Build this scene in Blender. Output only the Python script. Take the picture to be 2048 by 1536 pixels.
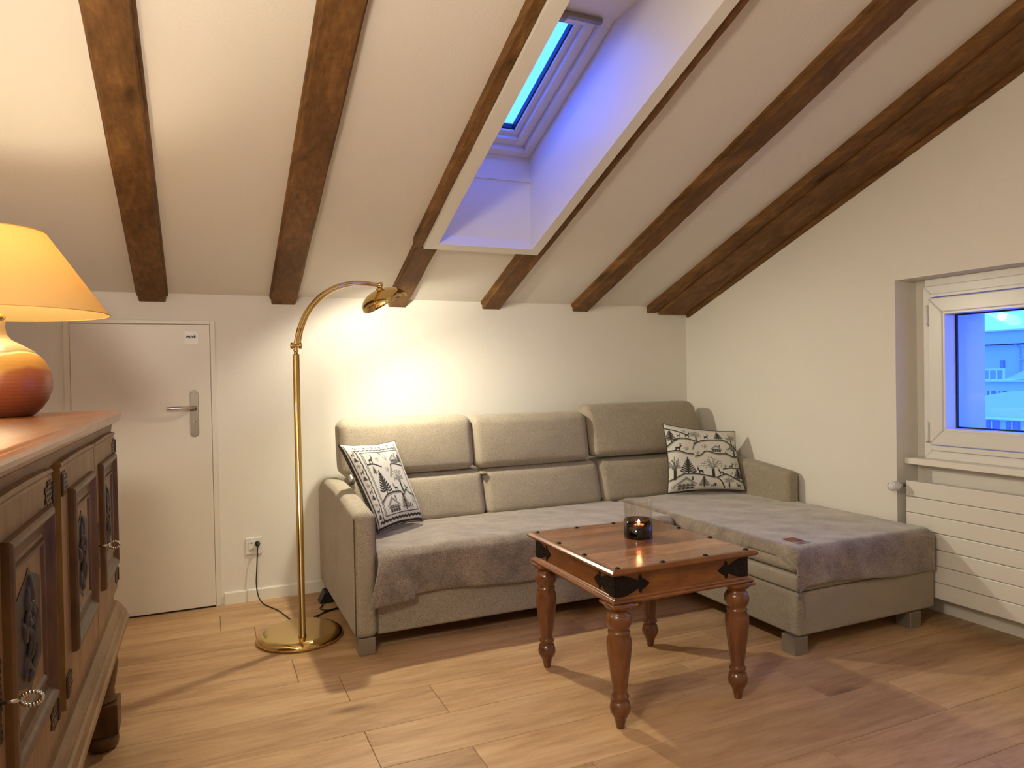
import bpy, bmesh, math, random
import numpy as np
from mathutils import Vector, Matrix, noise
random.seed(7); rng = np.random.default_rng(5)
for o in list(bpy.data.objects): bpy.data.objects.remove(o)
S = bpy.context.scene; COL = S.collection
PI = math.pi; R = math.radians

# ------------------------------------------------------------------ camera
cam = bpy.data.cameras.new('camera'); cam.lens = 1403.2/2048*36; cam.sensor_width = 36
cam.clip_start = .02; cam.clip_end = 300
co = bpy.data.objects.new('camera', cam); COL.objects.link(co)
co.matrix_world = (Matrix.Translation((-3.343, -4.313, 1.28)) @ Matrix.Rotation(R(-23.785), 4, 'Z')
                   @ Matrix.Rotation(R(89.2275), 4, 'X') @ Matrix.Rotation(R(-1.0355), 4, 'Z'))
S.camera = co

# ------------------------------------------------------------------ world, colour management
w = bpy.data.worlds.new('dusk_sky'); S.world = w; w.use_nodes = True
nt = w.node_tree; nt.nodes.clear()
out = nt.nodes.new('ShaderNodeOutputWorld'); bg = nt.nodes.new('ShaderNodeBackground')
tc = nt.nodes.new('ShaderNodeTexCoord'); sx = nt.nodes.new('ShaderNodeSeparateXYZ'); cr = nt.nodes.new('ShaderNodeValToRGB')
nt.links.new(tc.outputs['Generated'], sx.inputs[0]); nt.links.new(sx.outputs[2], cr.inputs[0])
cr.color_ramp.elements[0].position = 0.0; cr.color_ramp.elements[0].color = (.092, .38, 3.1, 1)
cr.color_ramp.elements[1].position = 0.7; cr.color_ramp.elements[1].color = (.088, .37, 3.1, 1)
bg.inputs[1].default_value = 1.6
nt.links.new(cr.outputs[0], bg.inputs[0]); nt.links.new(bg.outputs[0], out.inputs[0])
vs = S.view_settings
S.display_settings.display_device = 'sRGB'
vs.view_transform = 'Standard'; vs.look = 'None'; vs.gamma = 1; vs.exposure = 0.82; vs.use_curve_mapping = False

def point(name, loc, power, col, rad=.03):
    l = bpy.data.lights.new(name, 'POINT'); l.energy = power; l.color = col; l.shadow_soft_size = rad
    o = bpy.data.objects.new(name, l); o.location = loc; COL.objects.link(o); return o
P_FLOOR, P_BEAM, P_TABLE, P_ROOM, P_LEFT = 11.0, 34.0, 5.0, 3.0, 45.0
point('floor_lamp_bulb_light', (-2.443, -.580, 1.700), P_FLOOR, (1, .95, .74), .02)
# the brass reflector gathers part of the bulb's light into a wide downward beam
_s = bpy.data.lights.new('floor_lamp_reflector_beam', 'SPOT'); _s.energy = P_BEAM; _s.color = (1, .94, .72); _s.spot_size = R(158); _s.spot_blend = .75; _s.shadow_soft_size = .03
_so = bpy.data.objects.new('floor_lamp_reflector_beam', _s); _so.location = (-2.437, -.575, 1.694); _so.rotation_euler = Vector((.48, -.28, -1)).to_track_quat('-Z', 'Y').to_euler(); COL.objects.link(_so)
point('table_lamp_bulb_light', (-3.95, -1.62, 1.61), P_TABLE, (1, .88, .60), .04)
# unseen fill lights, added to brighten the room: one left, one behind the camera
point('left_fill_light', (-3.70, -3.40, 1.88), P_LEFT, (1, .90, .72), .15)
point('rear_fill_light', (-3.4, -5.6, 2.6), P_ROOM, (1, .92, .80), .25)

# ------------------------------------------------------------------ helpers
def lin(*c):
    r = [((x/255)/12.92 if x/255 <= .04045 else ((x/255+.055)/1.055)**2.4) for x in c]
    return (r[0], r[1], r[2], 1)
MATS = {}
def newmat(name):
    m = bpy.data.materials.new(name); m.use_nodes = True
    b = m.node_tree.nodes['Principled BSDF']; MATS[name] = m
    return m, m.node_tree, b
def N(t, kind, **kw):
    n = t.nodes.new(kind)
    for k, v in kw.items():
        if k.startswith('i_'):
            n.inputs[k[2:].replace('_', ' ')].default_value = v
        else: setattr(n, k, v)
    return n
def plain(name, col, rough=.6, metal=0, bump=0, bscale=200, var=0, vscale=8, sheen=0, spec=.5):
    m, t, b = newmat(name)
    b.inputs['Base Color'].default_value = col; b.inputs['Roughness'].default_value = rough
    b.inputs['Metallic'].default_value = metal; b.inputs['Specular IOR Level'].default_value = spec
    if sheen:
        b.inputs['Sheen Weight'].default_value = sheen; b.inputs['Sheen Roughness'].default_value = .4
    tcn = N(t, 'ShaderNodeTexCoord')
    if bump:
        n = N(t, 'ShaderNodeTexNoise', i_Scale=bscale, i_Detail=4); bp = N(t, 'ShaderNodeBump', i_Strength=bump, i_Distance=.003)
        t.links.new(tcn.outputs['Object'], n.inputs['Vector']); t.links.new(n.outputs[0], bp.inputs['Height']); t.links.new(bp.outputs[0], b.inputs['Normal'])
    if var:
        n = N(t, 'ShaderNodeTexNoise', i_Scale=vscale, i_Detail=5); r = N(t, 'ShaderNodeMix', data_type='RGBA')
        c = Vector(col[:3]); r.inputs[6].default_value = (*(c*(1-var)), 1); r.inputs[7].default_value = (*(c*(1+var)), 1)
        t.links.new(tcn.outputs['Object'], n.inputs['Vector']); t.links.new(n.outputs[0], r.inputs[0]); t.links.new(r.outputs[2], b.inputs['Base Color'])
    return m
def wood(name, c1, c2, c3, stretch, scale=6, rough=.45, bump=.25, knot=0.0, objvar=.0, spec=.5, coat=0, grain=.35, dist=1.2):
    """grain runs along the axis whose stretch is small"""
    m, t, b = newmat(name); L = t.links.new
    tcn = N(t, 'ShaderNodeTexCoord'); oi = N(t, 'ShaderNodeObjectInfo')
    mul = N(t, 'ShaderNodeVectorMath', operation='SCALE'); mul.inputs[0].default_value = (13.7, 7.3, 5.1)
    L(oi.outputs['Random'], mul.inputs['Scale'])
    add = N(t, 'ShaderNodeVectorMath', operation='ADD'); L(tcn.outputs['Object'], add.inputs[0]); L(mul.outputs[0], add.inputs[1])
    mp = N(t, 'ShaderNodeMapping'); mp.inputs['Scale'].default_value = stretch; L(add.outputs[0], mp.inputs[0])
    n1 = N(t, 'ShaderNodeTexNoise', i_Scale=scale, i_Detail=6, i_Roughness=.6, i_Distortion=dist); L(mp.outputs[0], n1.inputs['Vector'])
    n2 = N(t, 'ShaderNodeTexNoise', i_Scale=scale*7, i_Detail=4, i_Roughness=.7); L(mp.outputs[0], n2.inputs['Vector'])
    r = N(t, 'ShaderNodeValToRGB'); e = r.color_ramp.elements
    e[0].position = .32; e[0].color = c1; e[1].position = .68; e[1].color = c3
    k = e.new(.5); k.color = c2
    mx = N(t, 'ShaderNodeMix', data_type='FLOAT'); mx.inputs[0].default_value = grain
    L(n1.outputs[0], mx.inputs[2]); L(n2.outputs[0], mx.inputs[3]); L(mx.outputs[0], r.inputs[0])
    last = r.outputs[0]
    if knot:
        mk = N(t, 'ShaderNodeMapping'); mk.inputs['Scale'].default_value = [min(1, s*2.2) if s < 1 else 1 for s in stretch]; L(add.outputs[0], mk.inputs[0])
        v = N(t, 'ShaderNodeTexVoronoi', i_Scale=3.2); L(mk.outputs[0], v.inputs['Vector'])
        n3 = N(t, 'ShaderNodeTexNoise', i_Scale=14, i_Detail=3); L(mk.outputs[0], n3.inputs['Vector'])
        sm = N(t, 'ShaderNodeMath', operation='MULTIPLY_ADD'); L(n3.outputs[0], sm.inputs[0]); sm.inputs[1].default_value = .12; L(v.outputs['Distance'], sm.inputs[2])
        kr = N(t, 'ShaderNodeMapRange'); kr.inputs[1].default_value = .08; kr.inputs[2].default_value = .17; kr.inputs[3].default_value = knot; kr.inputs[4].default_value = 0
        L(sm.outputs[0], kr.inputs[0])
        dk = N(t, 'ShaderNodeMix', data_type='RGBA'); dk.inputs[7].default_value = (c1[0]*.35, c1[1]*.32, c1[2]*.3, 1)
        L(kr.outputs[0], dk.inputs[0]); L(last, dk.inputs[6]); last = dk.outputs[2]
    if objvar:
        hs = N(t, 'ShaderNodeHueSaturation'); mr = N(t, 'ShaderNodeMapRange'); mr.inputs[3].default_value = 1-objvar; mr.inputs[4].default_value = 1+objvar
        L(oi.outputs['Random'], mr.inputs[0]); L(mr.outputs[0], hs.inputs['Value']); L(last, hs.inputs['Color']); last = hs.outputs[0]
    L(last, b.inputs['Base Color'])
    b.inputs['Roughness'].default_value = rough; b.inputs['Specular IOR Level'].default_value = spec
    if coat: b.inputs['Coat Weight'].default_value = coat; b.inputs['Coat Roughness'].default_value = .12
    bp = N(t, 'ShaderNodeBump', i_Strength=bump, i_Distance=.002); L(mx.outputs[0], bp.inputs['Height']); L(bp.outputs[0], b.inputs['Normal'])
    return m
def fabric(name, c1, c2, scale=500, rough=.9, bump=.5, sheen=.2, big=.0, bigs=6, stretch=(1, 1, 1), mid=(.35, .65)):
    m, t, b = newmat(name); L = t.links.new
    tcn = N(t, 'ShaderNodeTexCoord'); mp = N(t, 'ShaderNodeMapping'); mp.inputs['Scale'].default_value = stretch; L(tcn.outputs['Object'], mp.inputs[0])
    n = N(t, 'ShaderNodeTexNoise', i_Scale=scale, i_Detail=3, i_Roughness=.7); L(mp.outputs[0], n.inputs['Vector'])
    r = N(t, 'ShaderNodeValToRGB'); r.color_ramp.elements[0].position = mid[0]; r.color_ramp.elements[0].color = c1
    r.color_ramp.elements[1].position = mid[1]; r.color_ramp.elements[1].color = c2; L(n.outputs[0], r.inputs[0]); last = r.outputs[0]
    if big:
        n2 = N(t, 'ShaderNodeTexNoise', i_Scale=bigs, i_Detail=6, i_Roughness=.65); L(mp.outputs[0], n2.inputs['Vector'])
        mr = N(t, 'ShaderNodeMapRange'); mr.inputs[1].default_value = .35; mr.inputs[2].default_value = .65; mr.inputs[3].default_value = 1-big; mr.inputs[4].default_value = 1+big
        L(n2.outputs[0], mr.inputs[0]); hs = N(t, 'ShaderNodeHueSaturation'); L(mr.outputs[0], hs.inputs['Value']); L(last, hs.inputs['Color']); last = hs.outputs[0]
    L(last, b.inputs['Base Color']); b.inputs['Roughness'].default_value = rough; b.inputs['Sheen Weight'].default_value = sheen
    b.inputs['Specular IOR Level'].default_value = .2
    bp = N(t, 'ShaderNodeBump', i_Strength=bump, i_Distance=.002); L(n.outputs[0], bp.inputs['Height']); L(bp.outputs[0], b.inputs['Normal'])
    return m

WALL = plain('wall_plaster', lin(232, 227, 218), .85, bump=.22, bscale=130, var=.015, vscale=3, spec=.25)
CEIL = plain('ceiling_plaster', lin(230, 224, 214), .9, bump=.3, bscale=110, var=.015, vscale=3, spec=.2)
WHITE = plain('white_paint', lin(232, 228, 218), .4, bump=.03, bscale=60)
DOORW = plain('door_white', lin(226, 219, 207), .38, bump=.02, bscale=40)
PVC = plain('white_plastic', lin(228, 226, 222), .28)
RADW = plain('radiator_enamel', lin(226, 222, 214), .32)
BRASS = plain('polished_brass', lin(226, 196, 132), .09, 1)
BRASSD = plain('brass_lacquer_inside', lin(235, 222, 190), .5, 0)
STEEL = plain('brushed_steel', lin(150, 142, 132), .38, .9)
CHROME = plain('chrome', lin(200, 198, 195), .15, 1)
FOOTM = plain('sofa_foot_metal', lin(150, 144, 134), .35, .6)
IRON = plain('black_iron', lin(38, 32, 30), .45, .7, bump=.4, bscale=120)
PEWTER = plain('aged_iron', lin(88, 74, 60), .42, .8, bump=.5, bscale=160)
BLACKP = plain('black_plastic', lin(18, 17, 17), .45)
RUBBER = plain('black_rubber', lin(14, 14, 16), .6)
OAK = wood('oak_laminate', lin(148, 112, 76), lin(188, 150, 108), lin(208, 174, 132), (.14, 1, 1), 5.5, .42, .08, knot=.7, objvar=.09, spec=.4, grain=.4)
SUB = plain('floor_underlay', lin(60, 44, 30), .9)
BEAM = wood('old_beam_wood', lin(76, 52, 28), lin(112, 78, 42), lin(146, 104, 60), (1, .12, 1), 7, .62, .5, knot=.8, objvar=.06, spec=.25, grain=.4)
TABLEW = wood('rosewood_top', lin(92, 56, 34), lin(152, 100, 62), lin(186, 134, 86), (.13, 1, 1), 8, .24, .08, objvar=.32, coat=.5, grain=.25, dist=.35)
TABLEB = wood('rosewood_frame', lin(84, 46, 20), lin(124, 74, 34), lin(154, 98, 48), (.35, .35, 1), 6, .3, .08, objvar=.05, coat=.4)
TABLEL = wood('rosewood_turned', lin(72, 40, 20), lin(108, 64, 34), lin(136, 86, 46), (1, 1, .2), 9, .28, .06, objvar=.04, coat=.4)
SIDEW = wood('sideboard_oak', lin(112, 84, 48), lin(146, 114, 70), lin(168, 136, 88), (1, 1, .2), 8, .5, .12, objvar=.05, spec=.3)
SIDEH = wood('sideboard_oak_horizontal', lin(106, 80, 46), lin(140, 108, 66), lin(160, 128, 82), (1, .2, 1), 8, .5, .12, spec=.3)
SIDETOP = wood('sideboard_top_wood', lin(112, 64, 34), lin(150, 92, 52), lin(176, 114, 66), (1, .15, 1), 6, .28, .1, coat=.4)
SIDED = wood('sideboard_moulding_wood', lin(70, 46, 24), lin(98, 68, 36), lin(122, 88, 50), (.4, .4, .2), 8, .42, .1, spec=.35)
CARVE = plain('carved_dark_wood', lin(46, 32, 22), .45, bump=.3, bscale=60, var=.2, vscale=20)
SOFA = fabric('tweed_taupe', lin(100, 90, 76), lin(196, 183, 163), 430, .95, .3, .15, big=.06, bigs=5, stretch=(1, 1, 1.6))
THROW = fabric('velvet_throw', lin(108, 95, 82), lin(152, 137, 119), 160, .85, .6, .6, big=.28, bigs=9, stretch=(1, 1.6, 1))

def glass_mat(name, tint=(1, 1, 1, 1), refl=1.0):
    m, t, b = newmat(name); L = t.links.new; o = t.nodes['Material Output']
    tr = N(t, 'ShaderNodeBsdfTransparent'); tr.inputs[0].default_value = tint; gl = N(t, 'ShaderNodeBsdfGlossy'); gl.inputs['Roughness'].default_value = .01
    fr = N(t, 'ShaderNodeFresnel'); fr.inputs[0].default_value = 1.5; ms = N(t, 'ShaderNodeMixShader')
    ml = N(t, 'ShaderNodeMath', operation='MULTIPLY'); ml.inputs[1].default_value = refl; L(fr.outputs[0], ml.inputs[0])
    ge = N(t, 'ShaderNodeNewGeometry'); inv = N(t, 'ShaderNodeMath', operation='SUBTRACT'); inv.inputs[0].default_value = 1; L(ge.outputs['Backfacing'], inv.inputs[1])
    m2 = N(t, 'ShaderNodeMath', operation='MULTIPLY'); L(ml.outputs[0], m2.inputs[0]); L(inv.outputs[0], m2.inputs[1])
    L(m2.outputs[0], ms.inputs[0]); L(tr.outputs[0], ms.inputs[1]); L(gl.outputs[0], ms.inputs[2]); L(ms.outputs[0], o.inputs[0])
    return m
GLASS = glass_mat('clear_glass', (.97, .98, 1, 1)); JAR = glass_mat('jar_glass', (.95, .93, .91, 1), 1.6); SMOKE = glass_mat('smoked_glass', (.42, .30, .26, 1), 1.2)
def emit(name, col, s):
    m, t, b = newmat(name); b.inputs['Base Color'].default_value = col; b.inputs['Emission Color'].default_value = col; b.inputs['Emission Strength'].default_value = s; return m
FLAME = emit('flame', (1, .62, .35, 1), 9); BULB = emit('bulb_glow', (1, .86, .6, 1), 22)
def shade_mat(name, col, tcol, f):
    m, t, b = newmat(name); L = t.links.new; o = t.nodes['Material Output']
    d = N(t, 'ShaderNodeBsdfDiffuse'); d.inputs[0].default_value = col; tl = N(t, 'ShaderNodeBsdfTranslucent'); tl.inputs[0].default_value = tcol
    ms = N(t, 'ShaderNodeMixShader'); ms.inputs[0].default_value = f; L(d.outputs[0], ms.inputs[1]); L(tl.outputs[0], ms.inputs[2]); L(ms.outputs[0], o.inputs[0]); return m
SHADE = shade_mat('lampshade_cloth', lin(238, 205, 140), (.36, .165, .033, 1), .5)

def set_tags(o, label=None, cat=None, group=None, kind=None):
    if label: o['label'] = label
    if cat: o['category'] = cat
    if group: o['group'] = group
    if kind: o['kind'] = kind
def worldloc(p):
    v = Vector((0, 0, 0))
    while p is not None: v = v + p.location; p = p.parent
    return v
def empty(name, loc, label=None, cat=None, group=None, kind=None):
    o = bpy.data.objects.new(name, None); o.location = loc; o.empty_display_size = .05; COL.objects.link(o); set_tags(o, label, cat, group, kind); return o
def obj(name, V, F, m, parent=None, smooth=False, bevel=0, segs=2, solid=0, off=None, label=None, cat=None, group=None, kind=None, sub=0):
    """V in world coordinates"""
    V = np.asarray(V, float).reshape(-1, 3)
    if parent is not None: org = np.array(worldloc(parent)); loc = (0, 0, 0)
    else:
        org = np.array([(V[:, 0].min()+V[:, 0].max())/2, (V[:, 1].min()+V[:, 1].max())/2, V[:, 2].min()]); loc = tuple(org)
    me = bpy.data.meshes.new(name); me.from_pydata([tuple(v) for v in V-org], [], [tuple(int(i) for i in f) for f in F]); me.update()
    bm = bmesh.new(); bm.from_mesh(me); bmesh.ops.recalc_face_normals(bm, faces=bm.faces); bm.to_mesh(me); bm.free()
    me.materials.append(m)
    if smooth: me.polygons.foreach_set('use_smooth', [True]*len(me.polygons))
    o = bpy.data.objects.new(name, me); o.location = loc; COL.objects.link(o)
    if parent is not None: o.parent = parent
    if sub: md = o.modifiers.new('s', 'SUBSURF'); md.levels = sub; md.render_levels = sub
    if solid: md = o.modifiers.new('t', 'SOLIDIFY'); md.thickness = solid; md.offset = -1 if off is None else off
    if bevel:
        md = o.modifiers.new('b', 'BEVEL'); md.width = bevel; md.segments = segs; md.limit_method = 'ANGLE'; md.angle_limit = R(35)
    set_tags(o, label, cat, group, kind)
    return o
BF = [(0, 3, 2, 1), (4, 5, 6, 7), (0, 1, 5, 4), (1, 2, 6, 5), (2, 3, 7, 6), (3, 0, 4, 7)]
def bv(x0, x1, y0, y1, z0, z1):
    return [(x0, y0, z0), (x1, y0, z0), (x1, y1, z0), (x0, y1, z0), (x0, y0, z1), (x1, y0, z1), (x1, y1, z1), (x0, y1, z1)]
class MB:
    def __init__(s): s.V = []; s.F = []
    def add(s, V, F):
        n = len(s.V); s.V += [tuple(v) for v in V]; s.F += [tuple(i+n for i in f) for f in F]; return s
    def box(s, *a): return s.add(bv(*a), BF)
    def lathe(s, c, prof, seg=24, axis=(0, 0, 1)):
        V, F = lathe(c, prof, seg, axis); return s.add(V, F)
    def tube(s, pts, r, seg=8):
        V, F = tube(pts, r, seg); return s.add(V, F)
    def out(s, name, m, parent=None, **k): return obj(name, s.V, s.F, m, parent, **k)
    def each(s, name, m, parent=None, **k):
        """one object per connected piece"""
        par = list(range(len(s.V)))
        def f(i):
            while par[i] != i: par[i] = par[par[i]]; i = par[i]
            return i
        for q in s.F:
            for j in q[1:]: par[f(j)] = f(q[0])
        G = {}
        for q in s.F: G.setdefault(f(q[0]), []).append(q)
        for fs in G.values():
            ids = sorted({i for q in fs for i in q}); mp = {a: b for b, a in enumerate(ids)}
            obj(name, [s.V[i] for i in ids], [tuple(mp[i] for i in q) for q in fs], m, parent, **k)
def box(name, x0, x1, y0, y1, z0, z1, m, parent=None, **k): return obj(name, bv(x0, x1, y0, y1, z0, z1), BF, m, parent, **k)
def frame_from(axis):
    a = Vector(axis).normalized(); u = a.orthogonal().normalized()
    if abs(a.z) > .999: u = Vector((1, 0, 0))
    return u, a.cross(u), a
def lathe(c, prof, seg=24, axis=(0, 0, 1)):
    """prof: (r, h) list along axis; closed with caps"""
    u, v, a = frame_from(axis); c = Vector(c); V = []; F = []; rows = []
    for r, h in prof:
        if r < 1e-5: rows.append([len(V)]*seg); V.append(tuple(c+a*h)); continue
        rows.append(list(range(len(V), len(V)+seg)))
        for i in range(seg):
            t = 2*PI*i/seg; V.append(tuple(c+a*h+(u*math.cos(t)+v*math.sin(t))*r))
    for A_, B_ in zip(rows[:-1], rows[1:]):
        for i in range(seg):
            k = (i+1) % seg; q = []
            for x in (A_[i], A_[k], B_[k], B_[i]):
                if x not in q: q.append(x)
            if len(q) > 2: F.append(tuple(q))
    if prof[0][0] > 1e-5 and prof[0] != prof[-1]: F.append(tuple(rows[0])[::-1])
    if prof[-1][0] > 1e-5 and prof[0] != prof[-1]: F.append(tuple(rows[-1]))
    return V, F
def tube(pts, r, seg=8):
    pts = [Vector(p) for p in pts]; V = []; F = []; n = len(pts)
    prev = None
    for j, p in enumerate(pts):
        d = (pts[min(j+1, n-1)]-pts[max(j-1, 0)]).normalized()
        if prev is None: u = d.orthogonal().normalized()
        else: u = (prev-d*prev.dot(d)).normalized()
        prev = u; v = d.cross(u); rr = r[j] if isinstance(r, (list, tuple)) else r
        for i in range(seg):
            t = 2*PI*i/seg; V.append(tuple(p+(u*math.cos(t)+v*math.sin(t))*rr))
    for j in range(n-1):
        for i in range(seg):
            k = (i+1) % seg; F.append((j*seg+i, j*seg+k, (j+1)*seg+k, (j+1)*seg+i))
    F.append(tuple(range(seg))[::-1]); F.append(tuple((n-1)*seg+i for i in range(seg)))
    return V, F
def spline(pts, n=8):
    pts = [Vector(p) for p in pts]; out = []
    P = [pts[0]*2-pts[1]]+pts+[pts[-1]*2-pts[-2]]
    for i in range(1, len(P)-2):
        a, b, c, d = P[i-1:i+3]
        for k in range(n):
            t = k/n; out.append(.5*((2*b)+(c-a)*t+(2*a-5*b+4*c-d)*t*t+(3*b-a-3*c+d)*t**3))
    out.append(pts[-1]); return out
def prism(poly, axis, a0, a1):
    """poly of 2D points in the two other axes (order yz, xz, xy), extruded along axis"""
    V = []; n = len(poly)
    for a in (a0, a1):
        for p, q in poly: V.append({'x': (a, p, q), 'y': (p, a, q), 'z': (p, q, a)}[axis])
    F = [tuple(range(n)), tuple(range(2*n-1, n-1, -1))]+[(i, (i+1) % n, (i+1) % n+n, i+n) for i in range(n)]
    return V, F
def rbox(x0, x1, y0, y1, z0, z1, r, bulge=(0, 0, 0), k=4, n=6, xf=None):
    """rounded, softly bulging cushion"""
    h = np.array([(x1-x0)/2, (y1-y0)/2, (z1-z0)/2]); c = np.array([(x0+x1)/2, (y0+y1)/2, (z0+z1)/2])
    r = min(r, h.min()*.98)
    def samp(H):
        a = [H-r+r*math.tan(R(45)*i/k) for i in range(k+1)]
        m = list(np.linspace(-(H-r), H-r, n+1)); return np.array([-q for q in a[::-1]][:-1]+m+a[1:])
    s = [samp(q) for q in h]; idx = {}; V = []; F = []
    def vid(p):
        key = tuple(np.round(p, 6))
        if key not in idx: idx[key] = len(V); V.append(p)
        return idx[key]
    for ax in range(3):
        b1, b2 = [i for i in range(3) if i != ax]
        for sg in (-1, 1):
            for i in range(len(s[b1])-1):
                for j in range(len(s[b2])-1):
                    q = []
                    for di, dj in ((0, 0), (1, 0), (1, 1), (0, 1)):
                        p = np.zeros(3); p[ax] = sg*h[ax]; p[b1] = s[b1][i+di]; p[b2] = s[b2][j+dj]; q.append(vid(p))
                    F.append(q if sg > 0 else q[::-1])
    V = np.array(V); q = np.clip(V, -(h-r), h-r); d = V-q; L = np.linalg.norm(d, axis=1); L[L < 1e-9] = 1
    W = q+d/L[:, None]*r; U = V/h
    for a in range(3):
        b1, b2 = [i for i in range(3) if i != a]
        W[:, a] += np.sign(U[:, a])*bulge[a]*(1-np.abs(U[:, b1])**2.5)*(1-np.abs(U[:, b2])**2.5)*(np.abs(U[:, a]) > .6)
    W = W+c
    if xf is not None: W = xf(W)
    return W, F
def nz(x, y, z=0): return noise.noise(Vector((x, y, z)))

# ------------------------------------------------------------------ the shell
TA = math.tan(R(20.718)); CA = math.cos(R(20.718)); SA = math.sin(R(20.718)); ZK = 1.762
XL, YB, XR = -4.45, -6.5, 0.0
def zc(y): return ZK-TA*y
def slope(x0, x1, y0, y1, d0, d1):
    """slab parallel to the ceiling between perpendicular offsets d0..d1 below it"""
    V = []
    for x, y, d in ((x0, y0, d1), (x1, y0, d1), (x1, y1, d1), (x0, y1, d1), (x0, y0, d0), (x1, y0, d0), (x1, y1, d0), (x0, y1, d0)):
        V.append((x, y-SA*d, zc(y)-CA*d))
    return V, BF

fl = box('floor', XL-.05, .30, YB-.05, .05, -.06, -.012, SUB, kind='structure')
PW, PL = .264, 1.386
joint = {}
# seams and butt joints as they lie in the photograph
offs = {0: -3.286, 1: -3.128, 2: -2.836, 3: -2.512}
random.seed(3); plank_mesh = {}
row = 0; y1 = -.20+PW
k = 0
while y1 > -4.6:
    y0 = max(y1-PW, -4.75); yt = min(y1, -.002)
    # row index counted from the seam at y=-0.20
    ri = round((-.20-y1)/PW)
    base = {-1: -2.7, 0: -3.286, 1: -3.128, 2: -2.60, 3: -3.0, 4: -2.836, 5: -2.512, 6: -2.836, 7: -2.519, 8: -2.2}.get(ri, -2.84+(ri % 3)*.42)
    xs = base-2*PL
    while xs < .2:
        a, b = max(xs, XL+.002), min(xs+PL, .162)
        if b-a > .02:
            box('plank', a+.0009, b-.0009, y0+.0009, yt-.0009, -.012, 0, OAK, fl, bevel=.0011, segs=1)
        xs += PL
    y1 -= PW
box('plank', XL, .16, YB, y1+.0, -.012, -.0005, OAK, fl, bevel=.001, segs=1)

HX0, HX1, HY0, HY1 = -2.182, -1.632, -.724, -2.865     # skylight opening in the ceiling
mb = MB()
mb.add(*slope(XL, HX0-.021, .06, YB, -.05, 0)); mb.add(*slope(HX1+.021, .6, .06, YB, -.05, 0))
mb.add(*slope(HX0-.021, HX1+.021, .06, HY0+.03, -.05, 0)); mb.add(*slope(HX0-.021, HX1+.021, HY1-.035, YB, -.05, 0))
mb.out('ceiling', CEIL, kind='structure')
box('wall_back', XL-.1, .6, 0, .1, -.06, ZK+.02, WALL, kind='structure')
V, F = prism([(.1, -.06), (.1, zc(.1)), (YB, zc(YB)), (YB, -.06)], 'x', XL-.1, XL); obj('wall_left', V, F, WALL, kind='structure')
box('wall_front', XL-.1, .6, YB-.1, YB, -.06, zc(YB)+.1, WALL, kind='structure')
NY0, NY1, NZ, NX = -2.98, -1.745, 1.738, .165
mb = MB()
def wallp(y0, y1, za, x0=0.0, x1=.52, zb=None):
    t0 = zc(y0) if zb is None else zb; t1 = zc(y1) if zb is None else zb
    mb.add(*prism([(y0, za), (y1, za), (y1, t1), (y0, t0)], 'x', x0, x1))
wallp(NY1, 0, -.06); wallp(YB, NY0, -.06); wallp(NY0, NY1, NZ)
wallp(NY0, NY1, -.06, NX, .52, .90); wallp(-1.88, NY1, .90, NX, .52, NZ); wallp(NY0, -2.86, .90, NX, .52, NZ); wallp(-2.86, -1.88, 1.62, NX, .52, NZ)
mb.out('wall_right', WALL, kind='structure')

bb = MB(); bb.add(*prism([(0, 0), (-.012, 0), (-.012, .062), (-.008, .068), (0, .068)], 'x', -3.255, -.0))
bb.out('baseboard_back', WHITE, kind='structure')
bb = MB(); bb.add(*prism([(XR, 0), (XR-.012, 0), (XR-.012, .062), (XR-.008, .068), (XR, .068)], 'y', -1.745, -.013))
bb.out('baseboard_right', WHITE, kind='structure')
box('trim_1', NX-.012, NX, NY0, NY1-.001, 0, .068, WHITE, kind='structure')

# ------------------------------------------------------------------ beams
def beam(x0, x1, ya, yb, d, label, parent=None, name='ceiling_beam', seed=0, d_top=0.0, **k):
    prof = [(x0-.010, d_top), (x0-.007, d_top+.014), (x0, d_top+.018), (x0+.001, d-.007), (x0+.006, d), (x1-.006, d), (x1-.001, d-.007), (x1, d_top+.018), (x1+.008, d_top+.014), (x1+.012, d_top)]
    if x1-x0 < .08: prof = [(x0, d_top), (x0+.001, d-.004), (x0+.004, d), (x1-.004, d), (x1-.001, d-.004), (x1, d_top)]
    n = max(2, int((ya-yb)/.05)); V = []; F = []; m = len(prof)
    for j in range(n+1):
        y = ya+(yb-ya)*j/n
        for i, (x, dd) in enumerate(prof):
            wob = .0035*nz(y*3.1, i*1.7, seed)+.0015*nz(y*14, i, seed+9)
            if dd == d_top: wob = 0
            xx = x+(wob if i != 0 and i != m-1 else 0); q = dd+wob*.7
            V.append((xx, y-SA*q if 0 < j < n else (y if j == 0 else y), zc(y)-CA*q-(SA*q*TA if (j == 0 or j == n) else 0)))
    for j in range(n):
        for i in range(m-1): F.append((j*m+i, j*m+i+1, (j+1)*m+i+1, (j+1)*m+i))
        F.append((j*m+m-1, j*m, (j+1)*m, (j+1)*m+m-1))
    F.append(tuple(range(m))); F.append(tuple(n*m+i for i in range(m))[::-1])
    return obj(name, V, F, BEAM, parent, **k, **({'label': label, 'cat': 'beam'} if parent is None else {}))
G = 'old ceiling beams'
YE = -6.49
beam(-3.655, -3.518, 0, YE, .044, 'brown old ceiling beam furthest left, above the white door', seed=1, group=G)
beam(-2.968, -2.829, 0, YE, .044, 'brown old ceiling beam ending between the door and the arched lamp head', seed=2, group=G)
t = empty('ceiling_beam', (-2.22, 0, 1.70), 'brown old ceiling beam along the left side of the skylight, ending behind the brass lamp head', 'beam', G)
beam(-2.276, -2.160, 0, -.668, .044, '', t, name='lower_section', seed=3); beam(-2.300, -2.251, -.672, YE, .044, '', t, name='upper_section', seed=3)
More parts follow.
